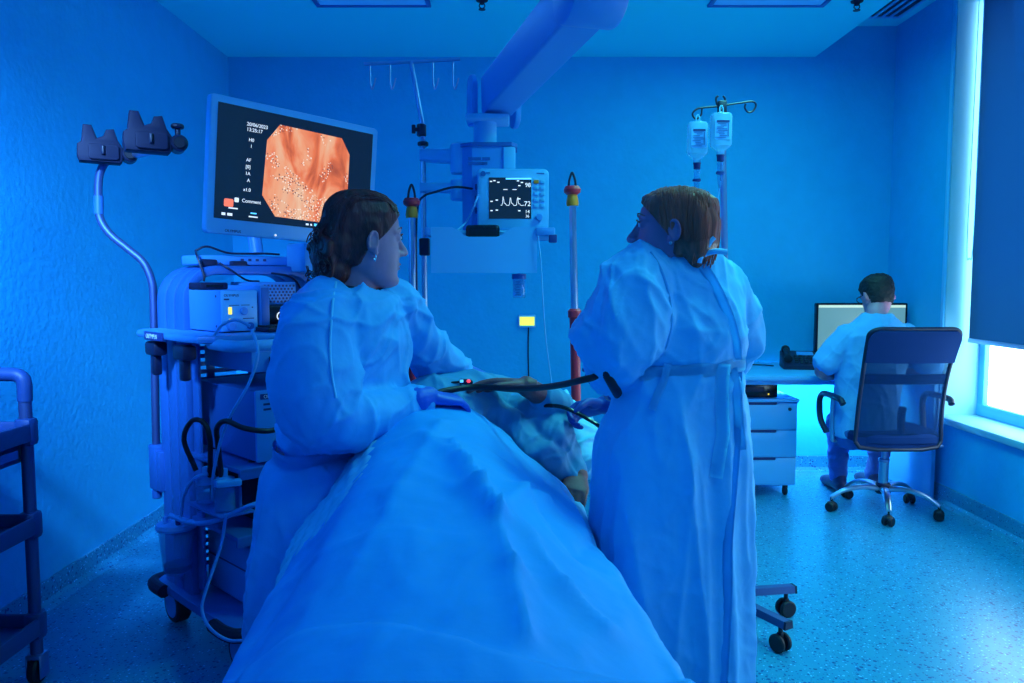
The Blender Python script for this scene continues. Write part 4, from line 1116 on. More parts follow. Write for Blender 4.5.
body.fused('body', 'skin', left, .0042, 4)
face_parts(ML, left, 'hair_brown')
def partsL(mb):
    skull(mb)
    mb.ell((0, -.075, -.010), (.070, .052, .075)); mb.ell((-.01, -.095, -.035), (.055, .046, .055)); mb.ell((0.01, -.085, -.075), (.045, .038, .042))
    for k in range(44):
        a = random.uniform(0, 6.28); r = random.uniform(.02, .05)
        c = V((r * math.cos(a), -.098 - random.uniform(0, .038), -.045 + r * 1.35 * math.sin(a)))
        q = random.uniform(.012, .022); b = random.uniform(0, 6.28)
        mb.tube([c + V((q * math.cos(b + t), q * .5 * math.sin(t * .7), q * math.sin(b + t))) for t in (0, 1, 2, 3, 4, 5)], .0065, 8, 3)
def strandsL():
    random.seed(21)
    for k in range(150):
        x = random.uniform(-.085, .085); j = random.uniform(-.012, .012); st = random.uniform(15, 60)
        yield [(x + j * t * 4 + .006 * math.sin(t * 9 + k), .12 * math.cos(math.radians(a)), .12 * math.sin(math.radians(a))) for t, a in [(i / 7, st + (185 - st) * i / 7) for i in range(8)]]
def strandsR():
    random.seed(22)
    for k in range(170):
        s = random.choice((-1, -1, 1)); y = random.uniform(-.11, .09); j = random.uniform(-.01, .01); st = random.uniform(0, 25)
        yield [(s * .12 * math.sin(math.radians(a)), y * (1 - .25 * t) + j * t - .02 * t, .12 * math.cos(math.radians(a))) for t, a in [(i / 7, st + (118 - st) * i / 7) for i in range(8)]]
def gL(z):
    if z > .075: return .076
    if z > .02: return .026 + (z - .02) * .91
    if z > -.03: return -.030 + (z + .03) * 1.12
    return -.030 - (-.03 - z) * .35
hairL = hair_mesh(ML, partsL, gL, 'hair', 'hair_brown', left, .0045, (22, 22, 22), strands=strandsL)
mb = MB()
random.seed(5)
for k in range(60):
    a = random.uniform(0, 6.28); r = random.uniform(.035, .062)
    c = V((r * math.cos(a) * .9, -.112 - random.uniform(0, .035), -.042 + r * 1.3 * math.sin(a)))
    q = random.uniform(.008, .020); b = random.uniform(0, 6.28)
    mb.tube([c + V((q * math.cos(b + t), q * .4 * math.sin(t), q * math.sin(b + t) - .004 * t)) for t in (0, 1, 2, 3, 4)], .0016, 5, 3)
for k in range(16):
    x = random.uniform(-.05, .05)
    mb.tube([(x, -.09, .03), (x * 1.1, -.112, 0), (x * 1.2 + random.uniform(-.01, .01), -.125, -.03 - random.uniform(0, .05))], .0014, 5, 4)
MBxf(mb, ML).build('loose_curls', 'hair_brown', hairL)
mb = MB(); mb.tube([(.082, -.004, -.036), (.086, -.004, -.043), (.083, -.006, -.052), (.079, -.006, -.046)], .002, 6, 4); MBxf(mb, ML).build('earring', 'chrome', left)
nk = px(350, 287, 2.12)
mb = MB(); mb.tube([nk + V((math.cos(a) * .072 - .006, math.sin(a) * .072, .012 * math.cos(a + 3.14) + .004)) for a in [math.radians(d) for d in range(0, 361, 30)]], .003, 8, 4)
mb.build('neck_cord', 'dark_plastic', left)

g = MB()
g.loft(rows_px([(350, 284, 2.12, .072, .076), (350, 290, 2.12, .088, .100), (349, 299, 2.12, .112, .150), (350, 314, 2.12, .126, .185), (352, 345, 2.12, .136, .195), (345, 395, 2.11, .130, .19),
                (330, 440, 2.10, .112, .18), (320, 470, 2.10, .116, .19), (315, 520, 2.10, .128, .205), (312, 580, 2.09, .138, .22), (312, 640, 2.08, .146, .23), (313, 700, 2.07, .150, .235)], lf, lr), 40, 2.3)
g.limb([px(324, 308, 2.02), px(316, 335, 1.95), px(316, 385, 1.91), px(332, 420, 1.91), px(368, 418, 1.98), px(400, 406, 2.06), px(418, 400, 2.09)], [.083, .096, .102, .096, .076, .052, .038], 22, 6)
g.limb([px(388, 305, 2.24), px(408, 328, 2.31), px(428, 350, 2.37), px(448, 362, 2.44), px(461, 367, 2.48)], [.078, .076, .066, .052, .038], 20, 6)
zwL = px(318, 445, 2.1).z
def dispL(p, n):
    k = cl01((zwL - p.z) / .15)
    up = crumple(p, .013, .0045, 1.3)
    return up * (1 - k) + k * (drapery(p, .020, 2.0) + .45 * crumple(p, .012, .006, 4)) - .018 * math.exp(-((p.z - zwL) / .020) ** 2) * (1 if p.y < 2.3 else 0)
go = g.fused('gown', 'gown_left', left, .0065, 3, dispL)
# open neck: drop the cap of the neck hole
bm = bmesh.new(); bm.from_mesh(go.data)
top = px(350, 288, 2.12)
ax_n = (hcL + V((-.01, 0, -.06)) - px(350, 305, 2.12)).normalized()
kill = [v for v in bm.verts if (v.co - top).dot(ax_n) > -.004 and (v.co - top).length < .085 and abs(v.normal.dot(ax_n)) > .55]
bmesh.ops.delete(bm, geom=kill, context='VERTS'); bm.to_mesh(go.data); bm.free()
bmg = bmesh.new(); bmg.from_mesh(go.data); GTL = BVHTree.FromBMesh(bmg); bmg.free()
rows = []; P = []
for u, v in [(336, 282), (333, 300), (331, 325), (330, 350), (332, 376), (336, 398)]:
    dq = ray(u, v).normalized(); h = GTL.ray_cast(CAM, dq)
    if h[0] is not None: P.append(h[0] - dq * .002)
MB().tube(P, .0032, 6, 6).build('sleeve_seam', 'gown_tie', left)
mb = MB(); c = px(330, 443, 2.10)
ring = [c + lf * math.cos(a) * .122 + lr * math.sin(a) * .190 + V((0, 0, -.004 + .008 * math.sin(3 * a))) for a in [2 * math.pi * k / 36 for k in range(37)]]
mb.sheet([[p + V((0, 0, h)) for h in (-.016, 0, .016)] for p in ring]); bmesh.ops.solidify(mb.bm, geom=list(mb.bm.faces), thickness=.004)
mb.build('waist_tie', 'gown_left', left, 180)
gl = MB(); hand(gl, px(428, 397, 2.105), (.78, .60, -.14), (-.2, .1, -1), (-.6, .8, .1), (.45, .5, .5, .5), .4)
gl.limb([px(418, 400, 2.08), px(429, 397, 2.108)], [.036, .029], 16, 3)
gl.fused('glove', 'glove_blue', left, .0035, 2)
gl = MB(); hand(gl, px(463, 368, 2.485), (.75, .55, -.35), (-.2, .1, -1), (.4, -.8, .1), (.4, .45, .5, .5), .4)
gl.fused('glove', 'glove_blue', left, .0035, 2)
shift_children(left)

# ------------------------------------------------------------------ right-hand person
rr_ = V((.94, .35, 0)).normalized(); rfw = V((-.35, .94, 0)).normalized()
RW = px(672, 760, 2.05); RW.z = 0
right = thing('person', 'person with a brown bob in a back-tied blue gown right of the stretcher', 'person', (RW.x, RW.y, 0))
hcR = px(673, 231, 2.07)
MR = head_matrix(hcR, (-.955, .29), -.04)
body = MB(); MBadd(body, MBxf(squash(head_mesh()), MR))
body.limb([hcR + V((.022, 0, -.05)), px(684, 252, 2.09), px(686, 275, 2.10)], [.054, .054, .066], 20, 5)
body.loft(rows_px([(686, 268, 2.10, .09, .07), (683, 285, 2.10, .15, .09), (683, 315, 2.09, .15, .10), (684, 345, 2.08, .14, .10), (680, 380, 2.08, .14, .11), (674, 440, 2.07, .16, .12)], rr_, rfw), 24, 2.2)
for sg in (-1, 1):
    hip = px(674, 440, 2.07) + rr_ * sg * .085
    body.limb([hip, V((hip.x, hip.y, .48)), V((hip.x, hip.y, .09))], [.078, .054, .04], 14, 4)
    body.limb([V((hip.x + .02, hip.y - .05, .05)), V((hip.x, hip.y + .05, .042)), V((hip.x - .04, hip.y + .12, .035))], [.034, .036, .028], 14, 4)
body.limb([px(640, 280, 2.06), px(612, 352, 1.99), px(612, 392, 2.22)], [.05, .043, .028], 14, 6)
body.limb([px(724, 290, 2.15), px(733, 352, 2.24), px(612, 407, 2.42)], [.05, .043, .026], 14, 6)
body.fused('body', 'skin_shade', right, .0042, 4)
face_parts(MR, right, 'hair_bob')
def partsR(mb):
    skull(mb, .011, .010, .014)
    rows = []
    for z, yb, yf, w in ((.09, -.080, .02, .070), (.06, -.108, .03, .083), (.02, -.118, .02, .088), (-.03, -.116, .0, .087), (-.055, -.108, -.02, .082), (-.075, -.096, -.034, .070), (-.088, -.086, -.042, .058), (-.095, -.078, -.05, .045)):
        rows.append((V((0, (yb + yf) / 2, z)), V((w, 0, 0)), V((0, (yf - yb) / 2, 0))))
    mb.loft(rows, 32, 2.5)
def gR(z):
    if z > .075: return .080
    if z > .02: return .034 + (z - .02) * .83
    if z > -.035: return -.020 + (z + .035) * .98
    return -.020 + (-.035 - z) * .10
hairR = hair_mesh(MR, partsR, gR, 'hair', 'hair_bob', right, .0035, (42, 42, 5), strands=strandsR, flat=.80)
mb = MB()
random.seed(11)
for k in range(70):
    a = random.uniform(-1.25, 1.25)
    w = .088; x = w * math.sin(a); y = -.035 - .080 * math.cos(a)
    zt_ = .05 + random.uniform(-.02, .02); zb_ = -.082 + .02 * random.random() - .014 * math.cos(a)
    mb.tube([(x * .95, y * .96, zt_), (x * 1.02, y * 1.02, 0), (x * 1.0, y * 1.0, -.045), (x * .9, y * .93, zb_)], .0013, 5, 4)
MBxf(mb, MR).build('hair_strands', 'hair_bob', hairR)
mb = MB(); mb.ell((-.083, -.004, -.034), .0042); MBxf(mb, MR).build('earring', 'chrome', right)

g = MB()
g.loft(rows_px([(692, 250, 2.10, .066, .07), (690, 256, 2.10, .090, .084), (684, 266, 2.10, .138, .096), (682, 284, 2.10, .166, .112), (684, 315, 2.09, .166, .125), (685, 345, 2.08, .158, .125), (683, 366, 2.08, .154, .13),
                (678, 400, 2.08, .176, .145), (672, 450, 2.07, .203, .16), (671, 520, 2.06, .215, .165), (671, 600, 2.05, .215, .168), (671, 683, 2.04, .212, .17), (672, 752, 2.04, .212, .17)], rr_, rfw), 44, 2.4)
g.limb([px(644, 270, 2.06), px(637, 286, 2.01), px(629, 322, 1.97), px(618, 343, 1.97), px(612, 356, 2.01), px(610, 372, 2.12), px(620, 380, 2.25)], [.076, .096, .108, .108, .090, .062, .045], 22, 6)
g.limb([px(722, 288, 2.14), px(733, 312, 2.16), px(737, 340, 2.19), px(725, 362, 2.26), px(680, 392, 2.36), px(640, 402, 2.41), px(616, 406, 2.425)], [.070, .066, .064, .062, .056, .046, .034], 20, 6)
zwR = px(683, 366, 2.08).z
def dispR(p, n):
    k = cl01((zwR - p.z) / .14)
    sl = cl01((.28 - p.x) / .10)                      # the sleeve is far more crumpled than the back
    up = crumple(p, .009 + .007 * sl, .004 + .001 * sl, 2.1) + (1 - sl) * .006 * (ridge(p, 9, 9, 1.2, 8, 3) - .3)
    return up * (1 - k) + k * (drapery(p, .016, 5.0) + .35 * crumple(p, .010, .005, 9)) - .012 * math.exp(-((p.z - zwR) / .018) ** 2) * (1 - sl)
go = g.fused('gown', 'gown', right, .0065, 3, dispR)
bm = bmesh.new(); bm.from_mesh(go.data)
top = px(690, 254, 2.10); ax_n = V((-.25, 0, .97)).normalized()
kill = [v for v in bm.verts if (v.co - top).dot(ax_n) > -.002 and (v.co - top).length < .08 and abs(v.normal.dot(ax_n)) > .6]
bmesh.ops.delete(bm, geom=kill, context='VERTS'); bm.to_mesh(go.data); bm.free()
bmg = bmesh.new(); bmg.from_mesh(go.data); GT = BVHTree.FromBMesh(bmg); bmg.free()
def on_gown(u, v, lift=.004):
    d = ray(u, v).normalized(); h = GT.ray_cast(CAM, d)
    return h[0] - d * lift if h[0] is not None else px(u, v, 2.0)
def strip(pts_px, w, lift, name, m, parent, n=6, flat=.003):
    """cloth strip lying on the gown through picked points"""
    P = smooth_path([on_gown(u, v, lift) for u, v in pts_px], n)
    mb = MB(); rows = []
    for i, p in enumerate(P):
        t = (P[min(i + 1, len(P) - 1)] - P[max(i - 1, 0)]).normalized()
        s = t.cross((p - CAM).normalized()).normalized()
        rows.append([p + s * w * q - (p - CAM).normalized() * flat * (1 - abs(q)) for q in (-1, -.4, .4, 1)])
    mb.sheet(rows); bmesh.ops.solidify(mb.bm, geom=list(mb.bm.faces), thickness=.004)
    return mb.build(name, m, parent, 180)
strip([(650, 252), (660, 268), (668, 292), (671, 320), (666, 346), (656, 362)], .0035, .001, 'sleeve_seam', 'gown_tie', right, 6, .002)
# belt all the way round, with its two ends hanging at the back
c = px(683, 366, 2.08); mb = MB()
ring = []
for k in range(61):
    a = 2 * math.pi * k / 60
    o_d = (rr_ * math.cos(a) + rfw * math.sin(a)).normalized()
    zoff = .012 * math.cos(a + .5)
    h = GT.ray_cast(c + V((0, 0, zoff)) + o_d * .5, -o_d, .6)
    r = (h[0] - c).dot(o_d) if h[0] is not None else .15
    r = min(r, 1 / math.sqrt((math.cos(a) / .166) ** 2 + (math.sin(a) / .142) ** 2))
    ring.append(c + o_d * (r + .006) + V((0, 0, zoff)))
mb.sheet([[p + V((0, 0, h)) for h in (-.017, -.006, .006, .017)] for p in ring]); bmesh.ops.solidify(mb.bm, geom=list(mb.bm.faces), thickness=.005)
mb.build('belt', 'gown_tie', right, 180)
strip([(724, 364), (722, 385), (722, 410), (723, 432), (720, 452), (716, 478)], .016, .012, 'belt_end', 'gown_tie', right)
strip([(732, 368), (736, 392), (738, 420), (741, 450)], .013, .012, 'belt_end', 'gown_tie', right)
strip([(668, 364), (664, 380), (656, 398), (652, 410)], .009, .008, 'belt_end', 'gown_tie', right)
# overlapping back edge of the gown
strip([(700, 262), (714, 284), (727, 312), (735, 340), (737, 360)], .013, .005, 'back_flap_edge', 'gown_tie', right)
strip([(737, 372), (737, 420), (733, 480), (728, 540), (727, 600), (724, 660), (722, 700)], .012, .004, 'back_flap_edge', 'gown', right)
mb = MB(); kq = px(704, 254, 1.99)
mb.tube([kq, kq + V((.012, -.01, .028)), kq + V((.022, -.012, .040))], .006, 8); mb.tube([kq, kq + V((.025, -.015, .006)), kq + V((.052, -.015, .004))], .007, 8); mb.tube([kq, kq + V((-.01, -.006, -.01)), kq + V((-.012, -.004, -.022))], .006, 8); mb.ell(kq, .009)
mb.build('neck_tie', 'gown_tie', right)
gl = MB(); hand(gl, px(606, 405, 2.41), (-.94, .10, -.20), (-.15, -.55, -.6), (-.2, -.3, .9), (.75, .85, .9, .9), .5)
gl.limb([px(622, 404, 2.40), px(604, 405, 2.41)], [.036, .029], 16, 3)
gl.fused('glove', 'glove_dark', right, .0035, 2)
gl = MB(); hand(gl, px(612, 388, 2.20), (-.1, .85, .4), (-.8, .1, 0), (0, -.3, .9), (.8, .85, .9, .9), .5)
gl.fused('glove', 'glove_dark', right, .0035, 2)
shift_children(right)

# ------------------------------------------------------------------ person at the desk
DP = V((2.02, 4.45, 0))
man = thing('person', 'short-haired person in a pale short-sleeved top sitting at the desk, seen from behind', 'person', (DP.x, DP.y, 0))
hcM = px(877, 297, 4.49)
MM = head_matrix(hcM, (-.22, .97), .30)
body = MB(); MBadd(body, MBxf(head_mesh(False), MM))
body.limb([hcM + V((0, -.02, -.05)), px(877, 313, 4.43), px(877, 326, 4.43)], [.056, .056, .07], 18, 5)
def rows_m(rows): return rows_px(rows, (1, 0.1, 0), (-.1, 1, 0))
body.loft(rows_m([(877, 322, 4.42, .10, .07), (876, 334, 4.43, .17, .09), (872, 362, 4.44, .165, .11), (867, 395, 4.45, .155, .11), (866, 424, 4.45, .155, .12)]), 24, 2.2)
elL, wrL = px(822, 371, 4.47), px(852, 373, 4.74)
elR, wrR = px(932, 372, 4.46), px(880, 373, 4.76)
body.limb([px(845, 337, 4.43), elL, wrL], [.044, .042, .029], 14, 6)
body.limb([px(911, 337, 4.43), elR, wrR], [.052, .046, .029], 14, 6)
hand(body, wrL, (.6, .75, -.05), (0, 0, -1), (.7, -.6, 0), (.3, .3, .35, .4))
hand(body, wrR, (-.6, .75, -.05), (0, 0, -1), (-.7, -.6, 0), (.3, .3, .35, .4))
body.fused('body', 'skin', man, .0055, 2)
face_parts(MM, man, 'hair_black')
def partsM(mb): skull(mb, .007, .009, .009, .010, -.05)
def gM(z):
    if z > .082: return .080
    if z > .03: return .040 + (z - .03) * .75
    if z > -.02: return -.020 + (z + .02) * 1.2
    return -.030
def partsM2(mb): partsM(mb)
hm = hair_mesh(MM, partsM2, gM, 'hair', 'hair_black', man, .004, (60, 60, 60))
mb = MB()
for s in (-1, 1):
    mb.tube([(s * .078, -.01, .012), (s * .076, .04, .014), (s * .070, .082, .014)], .0025, 6)
    mb.tube([(s * .034 + .024 * math.cos(a), .098, .008 + .017 * math.sin(a)) for a in [math.radians(d) for d in range(0, 361, 30)]], .002, 6, 3)
mb.tube([(-.010, .098, .014), (0, .104, .016), (.010, .098, .014)], .002, 6)
MBxf(mb, MM).build('glasses', 'black_gloss', man)
g = MB()
g.loft(rows_m([(877, 313, 4.43, .066, .066), (877, 318, 4.43, .098, .080), (877, 325, 4.43, .155, .096), (876, 336, 4.43, .198, .112), (872, 362, 4.44, .190, .128), (867, 395, 4.45, .178, .130), (866, 420, 4.45, .178, .14), (866, 436, 4.45, .182, .15)]), 36, 2.3)
g.limb([px(850, 337, 4.43), px(837, 350, 4.45), px(827, 362, 4.45)], [.078, .080, .074], 18, 5)
g.limb([px(906, 337, 4.43), px(919, 350, 4.45), px(929, 364, 4.44)], [.078, .080, .074], 18, 5)
def dispM(p, n): return crumple(p, .006, .002, 6) + .005 * (ridge(p, 8, 8, 3, 2, 2) - .3)
g.fused('short_sleeved_top', 'tee', man, .007, 3, dispM)
g = MB()
kn = [px(838, 423, 4.80), px(885, 423, 4.86)]
for i, sg in enumerate((-1, 1)):
    hp_ = px(866, 433, 4.45) + V((sg * .085, 0, 0)); k = kn[i]
    an = V((k.x + .035 * (1 if i == 0 else -1), k.y + .06, .10))
    g.limb([hp_, hp_.lerp(k, .5) + V((0, 0, .01)), k, k.lerp(an, .5) + V((0, -.015, 0)), an], [.098, .088, .068, .060, .054], 18, 5)
g.loft(rows_m([(866, 422, 4.45, .165, .13), (866, 436, 4.45, .175, .15), (866, 446, 4.45, .16, .13)]), 24, 2.4)
g.fused('trousers', 'trousers', man, .007, 3, lambda p, n: crumple(p, .008, .004, 3))
for i in (0, 1):
    k = kn[i]; an = V((k.x + .035 * (1 if i == 0 else -1), k.y + .06, .0))
    mb = MB(); mb.limb([an + V((0, -.055, .040)), an + V((0, .03, .045)), an + V((-.01, .13, .034)), an + V((-.012, .18, .030))], [.038, .044, .038, .028], 16, 4)
    mb.ell(an + V((0, -.02, .08)), (.042, .05, .05))
    sh_ = mb.fused('shoe', 'shoe', man, .006, 3)
    for v in sh_.data.vertices: v.co.z = max(v.co.z, .004)
shift_children(man)
mat('clear_label', (0.10, 0.40, 0.88), 0.5); mat('vinyl_print', (0.03, 0.16, 0.50), 0.5)
# ================================================================== stretcher, covers, patient
def crossx(Y):
    """centre and half width of the covered stretcher at depth Y"""
    t = cl01((Y - .7) / 1.5)
    return -.045 - .125 * t, .355 - .018 * t
def ridge_h(Y):
    pts = [(.5, .12), (.95, .15), (1.3, .17), (1.7, .215), (2.05, .250), (2.2, .252), (2.34, .235), (2.5, .21)]
    for (a, ha), (b, hb) in zip(pts, pts[1:]):
        if Y <= b: 
            t = cl01((Y - a) / (b - a)); t = t * t * (3 - 2 * t); return ha + (hb - ha) * t
    return pts[-1][1]
ZB = .70
def section(Y, wide=0.0, lift=0.0, hem=.40):
    c, h = crossx(Y); H = ridge_h(Y); h += wide
    P = [(-h - .075, hem), (-h - .055, .52), (-h - .030, .63), (-h + .0, ZB - .005 + .02 * H), (-.80 * h, ZB + .36 * H), (-.58 * h, ZB + .80 * H), (-.30 * h, ZB + .985 * H), (-.05 * h, ZB + H * .99), (.2 * h, ZB + .89 * H), (.42 * h, ZB + .66 * H), (.64 * h, ZB + .38 * H), (.85 * h, ZB + .14 * H), (h - .01, ZB), (h + .028, .63), (h + .05, .52), (h + .07, hem)]
    Q = smooth_path([V((c + x, 0, z + lift)) for x, z in P], 9)
    return [V((q.x, Y, q.z)) for q in Q]
def hem_line(x): return .93 + .10 * cl01((x + .35) / .35) ** 2 * 0 + (.22 * cl01((x - .02) / .28) ** 1.5) + .10 * cl01((-.02 - x) / .3)
def cover(y0, y1, n, wide, lift, hem, fold, thick, skew=0.0, cols=None):
    g = []
    for i in range(n + 1):
        Y = y0 + (y1 - y0) * i / n
        r = section(Y, wide(Y) if callable(wide) else wide, lift, hem)
        if cols: r = r[:cols]
        out = []
        for j, p in enumerate(r):
            yy = Y + skew * (p.x + .2)
            q = V((p.x, yy, p.z)); out.append(q)
        g.append(out)
    # normals from neighbours, then displace by the folds
    G = []
    for i in range(len(g)):
        row = []
        for j in range(len(g[0])):
            a = g[min(i + 1, n)][j] - g[max(i - 1, 0)][j]; b = g[i][min(j + 1, len(g[0]) - 1)] - g[i][max(j - 1, 0)]
            nn = b.cross(a); nn = nn.normalized() if nn.length > 0 else V((0, 0, 1))
            row.append(g[i][j] + nn * fold(g[i][j]))
        G.append(row)
    mb = MB(); mb.sheet(G)
    bmesh.ops.recalc_face_normals(mb.bm, faces=mb.bm.faces)
    bmesh.ops.solidify(mb.bm, geom=list(mb.bm.faces), thickness=thick)
    return mb
def seg_dist(p, a, b):
    d = (b[0] - a[0], b[1] - a[1]); L2 = d[0] ** 2 + d[1] ** 2
    t = cl01(((p.x - a[0]) * d[0] + (p.y - a[1]) * d[1]) / L2)
    return math.hypot(p.x - a[0] - d[0] * t, p.y - a[1] - d[1] * t), t
CREASES = []
for pts, amp, w in ((((452, 452), (478, 500), (493, 529), (508, 580), (525, 647)), .015, .016), (((500, 520), (520, 500), (545, 505)), .012, .02), (((493, 529), (470, 500), (455, 470)), .010, .018),
                    (((545, 520), (580, 560), (610, 610)), -.010, .03), (((440, 430), (400, 500), (350, 590)), .007, .03), (((525, 540), (560, 600), (600, 640)), .010, .025), (((420, 440), (445, 460), (470, 480)), .006, .02)):
    P = []
    for u, v in pts:
        d = ray(u, v)
        Y = 2.2
        for _ in range(40):
            c, h = crossx(Y); p = CAM + d * (Y / d.y)
            s = section(Y); best = min(s, key=lambda q: abs(q.x - p.x))
            Y -= (best.z - p.z) * .8 if best.z > p.z else (best.z - p.z) * .8
            Y = min(2.4, max(.6, Y))
        P.append((p.x, Y))
    CREASES.append((P, amp, w))
def drape_fold(p):
    r = .006 * nz(p, 3.2, 4) + .005 * (ridge(V((p.x * 1.0 + p.y * .25, p.y, p.z)), 6.0, 1.4, 2.0, 3, 2) - .3) + .0045 * (ridge(p, 7, 5, 5, 9, 3) - .3) + .0022 * (ridge(p, 16, 13, 13, 2, 2) - .3)
    for P, amp, w in CREASES:
        for a, b in zip(P, P[1:]):
            dd, t = seg_dist(p, a, b)
            if dd < w * 4: r += amp * math.exp(-dd / w) * 1.6
    if p.z < .66: r += .016 * (ridge(V((0, p.y, 0)), 1, 7, 1, 3, 2) - .3) * cl01((.68 - p.z) / .1)
    return r
def main_fold(p):
    r = drape_fold(p)
    h = hem_line(p.x)
    if p.y < h + .01: r += .013 * cl01((h + .01 - p.y) / .012)      # turned-back hem across the foot end
    return r
blk = cover(1.50, 2.36, 64, lambda Y: -.012 + .040 * cl01((Y - 1.5) / .35), -.003, .44, lambda p: .5 * drape_fold(p) + .006 * (abs(math.sin(p.x * 55 + p.z * 40)) + abs(math.sin(p.y * 60))) - .004, .004, cols=52)
tag(blk.build('quilted_blanket', 'sheet', None, 180), 'pale quilted blanket edge showing under the big blue drape on its left', 'blanket')
drp = cover(.55, 2.30, 120, 0, .012, .40, main_fold, .003, skew=-.12)
tag(drp.build('surgical_drape', 'drape', None, 180), 'large light-blue drape covering the patient\'s legs on the stretcher', 'drape')

bed = thing('stretcher', 'wheeled stretcher with a thin mattress under the blue drape', 'stretcher', (-.10, 1.95, 0))
BR_ = Matrix.Rotation(math.radians(2.0), 3, 'Z')
MB().box((0, 0, .62), (.62, 2.24, .10), bev=.03, seg=3).build('mattress', 'sheet', bed)
mb = MB(); mb.box((0, 0, .545), (.62, 2.2, .04), bev=.01)
mb.box((0, 0, .40), (.12, 1.6, .06), bev=.01); mb.build('frame', 'pale_metal', bed)
mb = MB(); mb.box((0, .35, .33), (.20, .22, .40), bev=.02); mb.build('lift_column', 'pale_metal', bed)
mb = MB(); mb.box((0, .0, .145), (.40, 1.5, .05), bev=.015); mb.build('base', 'pale_metal', bed)
for sx in (-1, 1):
    for sy in (-1, 1):
        cst = MB().cyl((sx * .20 - .018, sy * .70, .062), (sx * .20 + .018, sy * .70, .062), .062, n=28, bev=.006).build('caster', 'black_rubber', bed)
        MB().box((sx * .20, sy * .70, .11), (.05, .06, .05), bev=.01).build('caster_fork', 'pale_metal', cst)
# head-end rail carrying the two post sockets
mb = MB(); mb.tube([(-.33, 1.10, .60), (-.33, 1.13, .60), (-.30, 1.14, .60), (.40, 1.14, .60), (.43, 1.13, .60), (.43, 1.10, .60)], .022, 12)
mb.build('head_rail', 'pale_metal', bed)
for o in bpy.data.objects:
    if o.name.startswith('drip_post'): pass

# ------------------------------------------------------------------ patient lying on the side
PT = V((-.05, 2.55, .67))
pat = thing('person', 'patient lying on the side under a grey-blue gown, head away, fingers resting on the hip', 'person', PT)
hcP = V((.13, 2.90, .79))
MPt = Matrix.Translation(hcP) @ Matrix.Rotation(math.radians(-12), 4, 'Z') @ Matrix.Rotation(math.radians(90), 4, 'Y') @ Matrix.Rotation(math.radians(-90), 4, 'Z')
MPt = Matrix.Translation(hcP) @ Matrix(((0, 1, 0, 0), (0.15, 0, .98, 0), (1, 0, 0, 0), (0, 0, 0, 1)))
# rows map head x (right) -> world z ... keep it a proper rotation
X_ = V((0, 0, 1)); Zh = V((.12, .99, .05)).normalized(); Yh_ = Zh.cross(X_).normalized(); X_ = Yh_.cross(Zh)
R3 = Matrix((X_, Yh_, Zh)).transposed(); MPt = R3.to_4x4(); MPt.translation = hcP
body = MB(); MBadd(body, MBxf(head_mesh(False), MPt))
sh = V((.0, 2.66, .80))
body.limb([hcP - Zh * .06, sh], [.056, .07], 16, 4)
body.loft([(V((-.20, 2.05, .80)), V((.15, 0, 0)), V((0, 0, .085))), (V((-.19, 2.2, .80)), V((.15, 0, 0)), V((0, 0, .10))), (V((-.12, 2.4, .80)), V((.14, 0, 0)), V((0, 0, .10))), (V((-.04, 2.6, .80)), V((.15, 0, 0)), V((0, 0, .11))), (V((0.0, 2.70, .80)), V((.10, 0, 0)), V((0, 0, .08)))], 24, 2.2)
body.limb([V((-.17, 2.1, .80)), V((-.18, 1.75, .80)), V((-.12, 1.35, .79)), V((-.10, 1.0, .77))], [.10, .085, .062, .05], 16, 5)
# upper arm along the body, its hand on the hip; lower arm forward over the mattress edge
shT = V((.02, 2.64, .86)); w1 = px(526, 386, 2.33)
body.limb([shT, px(556, 408, 2.50), w1], [.045, .038, .031], 14, 6)
hand(body, w1, (-.99, -.02, .06), (.0, -.45, -1), (-.1, -.9, .4), (.14, .16, .22, .30), .05, 1.05)
w2 = px(578, 476, 2.36)
body.limb([V((.03, 2.62, .80)), px(562, 448, 2.46), w2], [.045, .036, .031], 14, 6)
hand(body, w2, (-.18, -.94, -.25), (-.2, .2, -1), (-1, 0, 0), (.35, .4, .45, .5), .3, 1.0)
body.fused('body', 'skin_dark', pat, .0042, 2)
face_parts(MPt, pat, 'hair_black')
hair_mesh(MPt, partsM, gM, 'hair', 'hair_black', pat, .004, (60, 60, 60))
g = MB()
def rp(u, v, Y, a, b): return (px(u, v, Y), V((a, a * .15, 0)), V((0, 0, b)))
g.loft([rp(425, 425, 2.25, .14, .10), rp(437, 418, 2.32, .16, .125), rp(458, 414, 2.40, .165, .135), rp(485, 416, 2.48, .165, .135), rp(510, 420, 2.56, .165, .125), rp(528, 426, 2.64, .15, .115), rp(540, 430, 2.70, .11, .09)], 32, 2.2)
# lower sleeve billowing to the front right
g.limb([px(495, 418, 2.50), px(525, 428, 2.46), px(548, 440, 2.42), px(563, 456, 2.40), px(573, 469, 2.38)], [.115, .105, .092, .066, .040], 22, 6)
g.limb([px(470, 415, 2.40), px(510, 438, 2.38), px(545, 460, 2.36), px(567, 476, 2.36)], [.085, .080, .066, .036], 20, 5)
